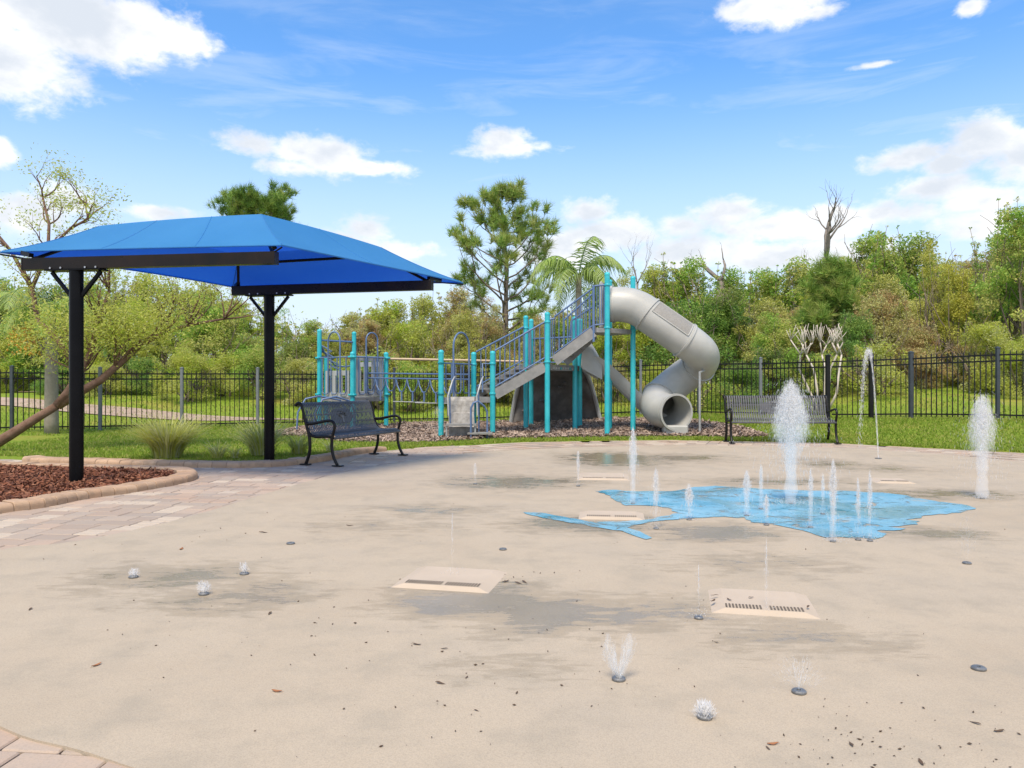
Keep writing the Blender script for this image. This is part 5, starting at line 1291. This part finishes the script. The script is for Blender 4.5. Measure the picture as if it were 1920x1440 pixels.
# ---- bare trees
def bare(px, Y, base_py, top_py, label, seed, mat, spread, name='dead_tree', r_=.16, cat='tree', z_base=None, lean=0.0, droop=0.0, sh=.62, kids=(2, 3), up=.3):
    rnd = random.Random(seed); x = PX(px, Y); z0 = gz(x, Y) if abs(x) < 30 else .8; H = PZ(top_py, Y) - z0; zb = PZ(base_py, Y) - z0
    o = thing(name, label, cat, (x, Y, z0 - .05)); mb = MB(); tips = []; pts = [(0, 0, 0), (lean * .3, 0, zb * .5), (lean * .6, 0, zb)]; mb.tube(pts, [r_ * 1.3, r_ * 1.1, r_], 9)
    for k in range(4):
        d = Vector((rnd.uniform(-1, 1) * spread + lean * .3, rnd.gauss(0, .3), 1.0)); limb(mb, pts[-1] if k < 3 else pts[1], d, (H - zb) * rnd.uniform(.36, .5), r_ * .62, 3, rnd, tips, .6, up, 4, kids, sh, droop)
    mb.build('trunk', M[mat], o, True); return o
bare(1540, 33, 480, 335, 'tall bare grey snag rising above the thicket', 61, 'trunk_dead', .8, r_=.15, lean=.35, sh=.66, up=.12)
bare(1352, 33, 525, 425, 'shorter bare snag with few broken limbs above the thicket', 67, 'trunk_dead', .8, r_=.13, sh=.55, kids=(1, 2), up=.12)
bare(1490, 32, 560, 455, 'thin half bare tree with scattered leaves beside the tall snag', 63, 'trunk_dead', .7, r_=.07)
bare(1195, 31, 530, 440, 'thin leafless sapling reaching above the thicket near the palm', 64, 'trunk_dead', .4, r_=.04)
def crape():
    rnd = random.Random(71); Y = 19.9; x = PX(1543, Y); z0 = gz(x, Y); o = thing('crape_myrtle', 'bare pruned crape myrtle with pale bunched branches behind the gate fence', 'tree', (x, Y, z0 - .05)); mb = MB()
    for k in range(5):
        dx = (-.55, -.28, .02, .3, .55)[k]; st = [Vector((dx * .15, rnd.gauss(0, .05), 0)), Vector((dx * .5, rnd.gauss(0, .1), .6)), Vector((dx * .85, rnd.gauss(0, .15), 1.25)), Vector((dx * 1.05, rnd.gauss(0, .18), 1.62))]
        mb.tube(st, [.04, .032, .026, .022], 7)
        for j in range(3):
            e = st[-1] + Vector((rnd.gauss(0, .1), rnd.gauss(0, .12), rnd.uniform(.25, .4))); mb.tube([st[-1], e], [.02, .015], 6)
            for q in range(4):
                e2 = e + Vector((rnd.gauss(0, .12), rnd.gauss(0, .12), rnd.uniform(.25, .5))); mb.tube([e, e.lerp(e2, .5) + Vector((rnd.gauss(0, .02), 0, 0)), e2], [.011, .009, .006], 5)
    mb.build('trunk', M['trunk_pale'], o, True)
crape()
bush(1925, 23.2, 385, 'green', 1, .85)['label'] = 'tall green tree standing above the thicket at the fence corner'
# ---- strap grass clumps
def clump(px, py, h, r_, n, label, seed, z=.05):
    g = np.random.default_rng(seed); x, y = G(px, py, z); o = thing('ornamental_grass', label, 'grass clump', (x, y, z)); V = []; F = []; var = []
    for k in range(n):
        a = g.uniform(0, 2 * np.pi); b = np.array((math.cos(a), math.sin(a), 0)); s = np.array((-b[1], b[0], 0)); rad = r_ * g.uniform(0, .35); L_ = h * g.uniform(.6, 1.15); out = r_ * g.uniform(.3, 1.25); w = g.uniform(.005, .011); i0 = len(V)
        for j in range(5):
            t = j / 4; p = b * (rad + out * t ** 1.7) + (0, 0, L_ * (t - .3 * t ** 3 * g.uniform(.2, 1.3))); ww = w * (1 - .8 * t)
            V += [p - s * ww, p + s * ww]
        v_ = g.random()
        for j in range(4): F.append((i0 + 2 * j, i0 + 2 * j + 1, i0 + 2 * j + 3, i0 + 2 * j + 2)); var.append(v_)
    link('blades', arr_mesh('blades', np.array(V), np.array(F), var), LM['strap'], o); return o
clump(315, 857, .66, .58, 1100, 'large rounded clump of pale strap-leaved grass behind the curb', 81)
clump(492, 852, .60, .52, 480, 'medium loose clump of strap-leaved grass around the canopy post', 82)
clump(560, 850, .38, .32, 180, 'loose strap-leaved grass between canopy post and bench', 83)
clump(408, 858, .28, .26, 90, 'sparse low tuft of strap-leaved grass between two clumps', 84)
clump(440, 858, .18, .2, 60, 'thin low tuft of grass beside the canopy post clump', 85)
clump(620, 846, .22, .22, 50, 'small sprig of strap-leaved grass under the bench', 86)

# look-alikes near each other are told apart by height
by = {}
for o_, h_ in BUSHES: by.setdefault(o_['label'], []).append((h_, o_))
for lab, lst in by.items():
    lst.sort(key=lambda q: -q[0])
    names = {2: ('taller', 'shorter'), 3: ('tallest', 'mid-height', 'shortest'), 4: ('tallest', 'second tallest', 'second shortest', 'shortest')}.get(len(lst))
    if names:
        for (h_, o_), a_ in zip(lst, names): o_['label'] = a_ + ' ' + lab
# ------------------------------------------------------------------ drain covers
M['drain'] = simple('beige_drain_plate', (0.50, 0.41, 0.315), (0.44, 0.36, 0.275), 0.7, scale=2, bmp=0.1, bscale=120)
M['slot'] = simple('drain_slot_dark', (0.10, 0.08, 0.06), (0.15, 0.12, 0.09), 0.9, scale=20)
def drain(c0, c1, c2, c3, label):
    """corners of the flat lid in photo order: near left, near right, far right, far left"""
    P = [np.array(G(*c)) for c in (c0, c1, c2, c3)]; cen = sum(P) / 4; o = thing('drain_cover', label, 'drain', (cen[0], cen[1], 0.012), 0, 'drain covers in the splash pad')
    vx = (P[1] - P[0] + P[2] - P[3]) / 2; w = np.linalg.norm(vx); ang = math.atan2(vx[1], vx[0]); d = (np.linalg.norm(P[3] - P[0]) + np.linalg.norm(P[2] - P[1])) / 2
    o.rotation_euler = (0, 0, ang); hw, hd = w / 2, min(d, w * 1.1) / 2
    fr_ = MB(); ow, od = hw + .08, hd + .035; z = .02
    fr_.add([(-ow, -od, -.004), (ow, -od, -.004), (ow, od, -.004), (-ow, od, -.004), (-hw, -hd, z), (hw, -hd, z), (hw, hd, z), (-hw, hd, z)], [(0, 1, 5, 4), (1, 2, 6, 5), (2, 3, 7, 6), (3, 0, 4, 7), (4, 5, 6, 7)])
    lid = fr_.build('lid', M['drain'], o)
    sl = MB(); n = int(w / .0165)
    for side in (-1,):
        for k in range(n):
            if abs(k - n / 2) < 1: continue
            x = -hw + w * (k + .5) / n; y0, y1 = side * (hd - .008), side * (hd - .075)
            def zz(y): return .0205
            sl.add([(x - .0045, y0, .0225), (x + .0045, y0, .0225), (x + .0045, y1, .0225), (x - .0045, y1, .0225)], [(0, 1, 2, 3) if side < 0 else (3, 2, 1, 0)])
            if abs(y1) < hd: pass
    s_ = sl.build('slots', M['slot'], o); s_['kind'] = 'stuff'
    return o
drain((758, 1103), (890, 1113), (935, 1078), (800, 1072), 'beige slotted drain cover with a water nozzle in its lid')
drain((1348, 1150), (1498, 1160), (1500, 1122), (1362, 1115), 'beige slotted drain cover littered with leaf scraps')
drain((1096, 975), (1190, 977), (1196, 966), (1105, 964), 'beige slotted drain cover beside the painted blue tail')
drain((1088, 901), (1160, 902), (1178, 892), (1098, 891), 'beige slotted drain cover in the wet patch towards the playground')
drain((1640, 908), (1690, 909), (1702, 901), (1650, 900), 'beige slotted drain cover beyond the blue painted shape')

# ------------------------------------------------------------------ water jets
def water_mat(name, alpha, tint):
    m, nt, b = nodes_mat(name); b.inputs['Base Color'].default_value = (*tint, 1); b.inputs['Roughness'].default_value = .25; b.inputs['Specular IOR Level'].default_value = .6
    tr = nt.nodes.new('ShaderNodeBsdfTransparent'); tl = nt.nodes.new('ShaderNodeBsdfTranslucent'); tl.inputs[0].default_value = (*tint, 1)
    m0 = nt.nodes.new('ShaderNodeMixShader'); m0.inputs[0].default_value = .4; nt.links.new(b.outputs[0], m0.inputs[1]); nt.links.new(tl.outputs[0], m0.inputs[2])
    mx = nt.nodes.new('ShaderNodeMixShader'); sv_ = nt.nodes.new('ShaderNodeVectorMath'); sv_.operation = 'MULTIPLY'; nt.links.new(obj_coord(nt), sv_.inputs[0]); sv_.inputs[1].default_value = (1, 1, .16); nz = noise_n(nt, 95, 4, .65, sv_.outputs[0])
    f = mth(nt, 'MULTIPLY', mrange(nt, nz, .36, .66, .12, 1.5), alpha, True); nt.links.new(f, mx.inputs[0])
    nt.links.new(tr.outputs[0], mx.inputs[1]); nt.links.new(m0.outputs[0], mx.inputs[2]); nt.links.new(mx.outputs[0], nt.nodes['Material Output'].inputs[0]); return m
M['foam'] = water_mat('water_foam', .32, (.99, .99, .99)); M['drops'] = water_mat('water_drops', .34, (.99, .99, .99)); M['veil'] = water_mat('water_column', .24, (.92, .95, .97)); M['faint'] = water_mat('water_mist', .13, (.96, .97, .97))
M['nozzle'] = simple('nozzle_steel', (.14, .145, .15), (.22, .225, .23), .4, .4, scale=30)
def mist_mat(name, dens, noisy):
    m = bpy.data.materials.new(name); m.use_nodes = True; nt = m.node_tree; nt.nodes.remove(nt.nodes['Principled BSDF'])
    v = nt.nodes.new('ShaderNodeVolumePrincipled'); v.inputs['Color'].default_value = (.99, .99, .99, 1); v.inputs['Density'].default_value = dens; v.inputs['Anisotropy'].default_value = -.1
    if noisy:
        sv_ = nt.nodes.new('ShaderNodeVectorMath'); sv_.operation = 'MULTIPLY'; nt.links.new(obj_coord(nt), sv_.inputs[0]); sv_.inputs[1].default_value = (1, 1, .45)
        nt.links.new(mth(nt, 'MULTIPLY', mrange(nt, noise_n(nt, 26, 4, .7, sv_.outputs[0]), .36, .66), dens * 2.2), v.inputs['Density'])
    nt.links.new(v.outputs[0], nt.nodes['Material Output'].inputs['Volume']); return m
M['mist'] = mist_mat('water_mist_cloud', 2.0, False); M['mist_col'] = mist_mat('water_column_mist', 6.0, False); M['mist_thin'] = mist_mat('water_thin_mist', 2.2, False)
def drops_mesh(C, D_, ln, wd):
    m = len(C); D_ = D_ / np.maximum(np.linalg.norm(D_, axis=1), 1e-6)[:, None]; a = np.cross(D_, RNG.normal(size=(m, 3))); a /= np.maximum(np.linalg.norm(a, axis=1), 1e-6)[:, None]; b = np.cross(D_, a)
    ln = ln[:, None]; wd = wd[:, None]
    V = np.stack([C + D_ * ln, C - D_ * ln, C + a * wd, C - a * wd * .5 + b * wd * .87, C - a * wd * .5 - b * wd * .87], 1).reshape(-1, 3); b0 = (np.arange(m) * 5)[:, None]
    F = np.concatenate([b0 + np.array([[0, 2, 3]]), b0 + [[0, 3, 4]], b0 + [[0, 4, 2]], b0 + [[1, 3, 2]], b0 + [[1, 4, 3]], b0 + [[1, 2, 4]]]); return arr_mesh('drops', V, F)
def nozzle(o, r_=.05):
    return MB().lathe([(r_, .0), (r_, .006), (r_ * .8, .010), (r_ * .3, .010), (r_ * .28, .006)], (0, 0, 0.002), 16).build('nozzle', M['nozzle'], o)
def core(o, h, r0, r1, mat, lean=0.0, seed=0):
    rnd = random.Random(seed); n = 16; pts = [(rnd.gauss(0, .003) + lean * (k / n) ** 1.5, rnd.gauss(0, .003), h * k / n) for k in range(n + 1)]
    q = MB().tube(pts, [max(.003, (r0 + (r1 - r0) * k / n) * rnd.uniform(.75, 1.25) * (1 if k < n else .4)) for k in range(n + 1)], 9).build('water_column', mat, o, True); return q
JG = 'water jets of the splash pad'
def jet(px, pb, pt, wpx, label, n=300, foam=0.0, col='veil', col_w=None, spread=1.0, seed=None, drop=.010, mat='drops', noz=.022):
    n = int(n * 1.9); foam = foam * 1.7; drop *= .6
    x, y = G(px, pb, .012); k = FPX / y; h = (pb - pt) / k; w = wpx / k / 2; seed = seed or int(px + pb); g = np.random.default_rng(seed)
    o = thing('water_jet', label, 'water jet', (x, y, .012), 0, JG); nozzle(o, noz)
    cw = (col_w or wpx * .5) / k / 2
    core(o, h * .93, cw * 1.1, cw * .8, M['mist_col'] if col in ('veil', 'drops') else M['mist_thin'], 0, seed)
    if foam:
        rnd = random.Random(seed); hd = MB(); pr = [(.28, .2), (.42, .36), (.85, .48), (1.05, .62), (1.0, .75), (.8, .86), (.5, .95), (.15, 1.0)]
        hd.lathe([(w * a_ * .8, h * b_) for a_, b_ in pr], (0, 0, 0), 16)
        hd.v = [(x_ * rnd.uniform(.8, 1.15), y_ * rnd.uniform(.8, 1.15), z_ + h * rnd.gauss(0, .012)) for x_, y_, z_ in hd.v]
        hd.build('water_head', M['mist'] if w > .06 else M['mist_col'], o, True)
    # rising and falling drops: ballistic sprays from near the top of the column
    t = g.random(n); z0 = h * g.uniform(.72, 1.0, n); vr = np.abs(g.normal(0, w * spread, n)); a = g.uniform(0, 2 * np.pi, n); fall = g.random(n) ** 1.6
    r_ = vr * (.25 + fall); z = z0 - fall ** 1.7 * h * .62 + g.normal(0, h * .02, n); z = np.maximum(z, .01)
    C = np.stack([r_ * np.cos(a), r_ * np.sin(a), z], 1); D_ = np.stack([np.cos(a) * vr * .6, np.sin(a) * vr * .6, -(.15 + fall) * h], 1)
    s = drop * g.uniform(.4, 1.3, n); me = drops_mesh(C, D_, s * 5.0, s * .34); d_ = link('spray', me, M[mat], o); d_['kind'] = 'stuff'
    ns = max(30, int(n * .12)); a = g.uniform(0, 2 * np.pi, ns); r_ = np.abs(g.normal(0, w * .5 + .035, ns)) + .012; C = np.stack([r_ * np.cos(a), r_ * np.sin(a), .006 + .05 * g.random(ns) ** 2], 1)
    q_ = link('splash', drops_mesh(C, C * (1, 1, .8) + (0, 0, .02), np.full(ns, .007), np.full(ns, .0022)), M['drops'], o); q_['kind'] = 'stuff'
    if foam:
        m = int(foam); p = g.normal(size=(m, 3)); p /= np.linalg.norm(p, axis=1)[:, None]; p *= (g.random(m) ** .5)[:, None]
        C = p * (w * .74, w * .74, h * .27) + (0, 0, h * .73); C[:, :2] *= (1.15 - .5 * np.clip((C[:, 2:3] / h - .6) / .4, 0, 1)); C[:, :2] += g.normal(0, w * .10, (m, 2)); C[:, 2] += g.normal(0, h * .03, m)
        s = drop * g.uniform(.6, 1.6, m); f_ = link('foam', drops_mesh(C, g.normal(size=(m, 3)) * .6 + (0, 0, 1.2), s * 2.6, s * .5), M['foam'], o); f_['kind'] = 'stuff'
    return o
jet(1483, 945, 718, 74, 'largest white foaming water jet in front of the lawn bench', 2600, 3400, 'veil', 22, .95, drop=.0085)
jet(1842, 935, 742, 58, 'broad foaming water jet rising in front of the fence by the lawn', 1500, 900, 'veil', 20, .9, drop=.0085)
jet(1187, 945, 803, 20, 'slender jet with a small splashing head before the teal slide posts', 380, 160, 'veil', 10, .8, drop=.008)
jet(1230, 992, 880, 15, 'thin water jet over the pale gap in the painted shape', 340, 60, 'faint', 8, .8, drop=.007)
jet(1292, 975, 910, 20, 'short splashing jet on the left lobe of the painted shape', 320, 160, 'faint', 10, .8, drop=.007)
jet(1400, 968, 884, 18, 'short jet with frothy head left of the largest jet', 340, 200, 'veil', 10, .7, drop=.007)
jet(1427, 955, 872, 10, 'thin clear jet right behind the frothy short jet', 160, 40, 'veil', 8, .7, drop=.006)
jet(1437, 985, 930, 16, 'low bubbling jet on the painted shape edge', 200, 60, 'faint', 6, .7, drop=.006)
jet(1520, 990, 880, 13, 'clear narrow jet beside the largest jet', 240, 70, 'veil', 9, .7, drop=.006)
jet(1543, 965, 888, 9, 'very thin clear jet between two taller jets', 110, 20, 'faint', 8, .6, drop=.006)
jet(1562, 1016, 864, 19, 'tall white water column standing on the painted shape edge', 520, 260, 'drops', 11, .6, drop=.007)
jet(1609, 1013, 900, 11, 'thin beaded jet right of the white column', 240, 30, 'faint', 5, .8, drop=.0065)
jet(1631, 1015, 884, 12, 'thin tall beaded jet at the rounded end of the painted shape', 260, 30, 'faint', 6, .8, drop=.0065)
jet(1084, 912, 848, 9, 'small lone jet by the drain in the far wet patch', 130, 40, 'faint', 6, .8, drop=.008)
jet(891, 908, 868, 9, 'small lone jet at the left end of the wet streak', 70, 10, 'faint', 5, .8, drop=.006)
jet(1310, 1160, 1060, 6, 'hair-thin jet beside the littered drain cover', 60, 0, 'faint', 3, .7, drop=.005)
jet(1437, 1148, 1010, 9, 'faint thin jet rising from the littered drain cover', 90, 0, 'faint', 7, .6, drop=.005)
jet(848, 1083, 962, 7, 'faint thin jet rising from the drain lid with nozzle', 50, 0, 'faint', 3, .6, drop=.005, noz=.022)
jet(820, 828, 762, 40, 'faint falling spray in front of the playground step panel', 170, 0, 'faint', 3, 1.2, drop=.010, noz=.02)
def arch_jet():
    x, y = G(1647, 860, .012); o = thing('water_jet', 'tall arching thin water stream in front of the fence gate', 'water jet', (x, y, .012), 0, JG); nozzle(o); g = np.random.default_rng(9)
    k = FPX / y; H = (860 - 657) / k; pts = []
    for i in range(41):
        t = i / 40; pts.append((-.30 * t, 0.02 * t, max(.01, 4 * H * t * (1 - t) * 1.0 if t < .5 else 4 * H * t * (1 - t))))
    rise = pts[:21]; fall = pts[20:]
    MB().tube(rise, [.011 + .010 * g.random() * (i / 20) for i in range(21)], 8).build('water_column', M['drops'], o, True)
    MB().tube(fall[:-6], [.024 * (1 - .5 * i / 15) * g.uniform(.4, 1.2) for i in range(15)], 8).build('water_column', M['faint'], o, True)
    C = []; D_ = []
    for i in range(800):
        t = g.uniform(.36, .97); C.append((-.30 * t + g.normal(0, .018), g.normal(0, .02), max(.02, 4 * H * t * (1 - t) + g.normal(0, .02)))); D_.append((-.3, 0, 4 * H * (1 - 2 * t)))
    s = .009 * g.uniform(.4, 1.2, 800); q = link('spray', drops_mesh(np.array(C), np.array(D_), s * 2.6, s * .5), M['drops'], o); q['kind'] = 'stuff'
arch_jet()
def low_spray(px, py, h_px, w_px, label, n, mat='faint', vee=False, r_=.027, drop=.006):
    x, y = G(px, py, .012); k = FPX / y; h = h_px / k; w = w_px / k / 2; n = int(n * 1.8); drop *= .62; g = np.random.default_rng(int(px * 3 + py)); o = thing('water_jet', label, 'water jet', (x, y, .012), 0, JG); nozzle(o, r_)
    if n:
        t = g.random(n) ** .8; a = g.uniform(0, 2 * np.pi, n); rr_ = w * t * g.uniform(.25, 1.0, n)
        if vee:
            sd = g.integers(0, 2, n) * 2 - 1; C = np.stack([sd * w * t * g.uniform(.15, .8, n), g.normal(0, w * .12, n), h * t * np.where(sd > 0, 1.0, .85) * g.uniform(.5, 1.0, n)], 1)
        else: C = np.stack([rr_ * np.cos(a), rr_ * np.sin(a), h * np.sin(np.pi * (.1 + .75 * t)) * g.uniform(.3, 1.05, n)], 1)
        C[:, 2] = np.maximum(C[:, 2], .008); D_ = C * (1, 1, .6) + (0, 0, .02); s = drop * g.uniform(.4, 1.3, n)
        q = link('spray', drops_mesh(C, D_, s * 3.2, s * .42), M[mat], o); q['kind'] = 'stuff'
    if n > 1000:
        hb = MB(); pts = []
        for s_ in ((-1, 1) if vee else (0,)):
            hb.tube([(0, 0, .005), (s_ * w * .22, 0, h * .35), (s_ * w * .45, 0, h * .75), (s_ * w * .5, 0, h * .95)], [.015, w * .22, w * .2, .006], 10, False)
        hb.build('water_sheet', M['faint'], o, True)
    return o
low_spray(1160, 1275, 92, 84, 'wide flaring vee of spray from a nozzle on dry concrete', 900, 'faint', True)
low_spray(1498, 1299, 66, 110, 'faint fan of mist above a dark nozzle on dry concrete', 300)
low_spray(1321, 1346, 30, 50, 'low white bubbling dome of water over a nozzle', 420, 'drops')
low_spray(1835, 1255, 12, 30, 'dark idle nozzle set in the concrete', 0, r_=.028)
low_spray(250, 1083, 16, 26, 'small splashing dome at the tip of the round damp patch', 160, 'drops')
low_spray(382, 1115, 24, 36, 'larger splashing dome in the middle of the round damp patch', 260, 'drops')
low_spray(458, 1077, 22, 22, 'small pointed splash at the back of the round damp patch', 150, 'drops')
low_spray(943, 1031, 4, 10, 'dry nozzle ringed by a damp mark behind the drain cover', 0, r_=.026)
low_spray(545, 1020, 4, 10, 'dry nozzle near the paver edge with a dark streak', 0, r_=.03)
low_spray(1813, 1057, 90, 70, 'wide faint mist over a nozzle beyond the painted tip', 160)

# ------------------------------------------------------------------ fallen leaves and scraps
M['leaf_brown'] = simple('dead_leaf_brown', (.075, .048, .03), (.12, .075, .045), .8, scale=40); M['leaf_rust'] = simple('dead_leaf_rust', (.26, .10, .04), (.34, .15, .06), .8, scale=40)
def leaf_mesh(seed, mat):
    rnd = random.Random(seed); n = 7; vs = []; fs = []
    for i in range(n):
        t = i / (n - 1); w = .32 * math.sin(math.pi * min(1, t * 1.05)) ** .8 * rnd.uniform(.8, 1.15); z = .12 * math.sin(t * 2.6 + seed) ** 2
        vs += [(t - .5, -w * .5, z + .05), (t - .5, 0, z), (t - .5, w * .5, z + .07)]
    for i in range(n - 1):
        for j in (0, 1): fs.append((i * 3 + j, i * 3 + j + 1, i * 3 + 4 + j, i * 3 + 3 + j))
    mb = MB().add(vs, fs); mb.tube([(.48, 0, .03), (.62, .03, .05)], .014, 4); me = mb.mesh('fallen_leaf'); me.materials.append(mat); return me
LV = [leaf_mesh(1, M['leaf_brown']), leaf_mesh(2, M['leaf_brown']), leaf_mesh(5, M['leaf_rust'])]
leaves = [(1829, 1357, .045, 0), (1873, 1372, .05, 1), (1449, 1396, .05, 2), (1440, 1404, .03, 1), (340, 1030, .075, 2), (181, 1248, .06, 2), (519, 1297, .055, 2), (781, 1209, .055, 1), (825, 1282, .05, 0), (493, 999, .08, 0),
          (655, 986, .07, 1), (1343, 1205, .03, 0), (1727, 1431, .05, 1), (1596, 1397, .045, 0), (875, 1271, .03, 1), (969, 1300, .03, 1), (948, 1091, .07, 1), (971, 1094, .06, 0), (983, 1092, .06, 0), (1340, 1125, .05, 0), (1337, 1136, .07, 1),
          (1367, 1133, .05, 1), (1408, 1129, .045, 0), (1515, 1147, .05, 0), (893, 1333, .025, 0), (57, 1143, .05, 0), (506, 1151, .055, 0), (833, 1217, .04, 0)]
for i, (px_, py_, sz, kd) in enumerate(leaves):
    x, y = G(px_, py_, .012); o = link('fallen_leaf', LV[kd], None)
    onlid = 1325 < px_ < 1530 and 1110 < py_ < 1170
    o.location = (x, y, .036 if onlid else .0135); o.scale = (sz * .8, sz * .8, sz * .6); o.rotation_euler = (0, 0, random.uniform(0, 6.28))
    if kd == 2: tag(o, 'curled rust coloured dead leaf lying on the concrete', 'leaf', 'rust coloured fallen leaves')
    else: tag(o, 'small dark brown dead leaf lying on the concrete', 'leaf', 'dark fallen leaves')
def crumbs():
    g = np.random.default_rng(90); C = []
    spots = [((1700, 1410), .26, 70), ((1600, 1420), .2, 30), ((880, 1300), .3, 26), ((960, 1090), .16, 26), ((1340, 1135), .10, 22), ((470, 1160), .5, 22), ((420, 1020), .7, 30), ((900, 1200), .7, 36), ((1260, 1100), 1.0, 30), ((1450, 900), 2.5, 40), ((560, 1180), .6, 24), ((1850, 1420), .25, 20), ((960, 1380), .3, 14)]
    for p, s, n in spots:
        c = G(*p)
        for k in range(n): C.append((c[0] + g.normal(0, s), c[1] + g.normal(0, s * .8), .016))
    C = np.array([c for c in C if inside(PAD, c[0], c[1])]); m = len(C); D_ = g.normal(size=(m, 3)) * (1, 1, .15); s = .0015 + .0045 * g.random(m) ** 2
    return drops_mesh(C, D_, s * 1.6, s * .7)
tag(link('leaf_scraps', crumbs(), M['leaf_brown']), 'tiny dark leaf scraps scattered over the concrete', 'debris', kind='stuff')
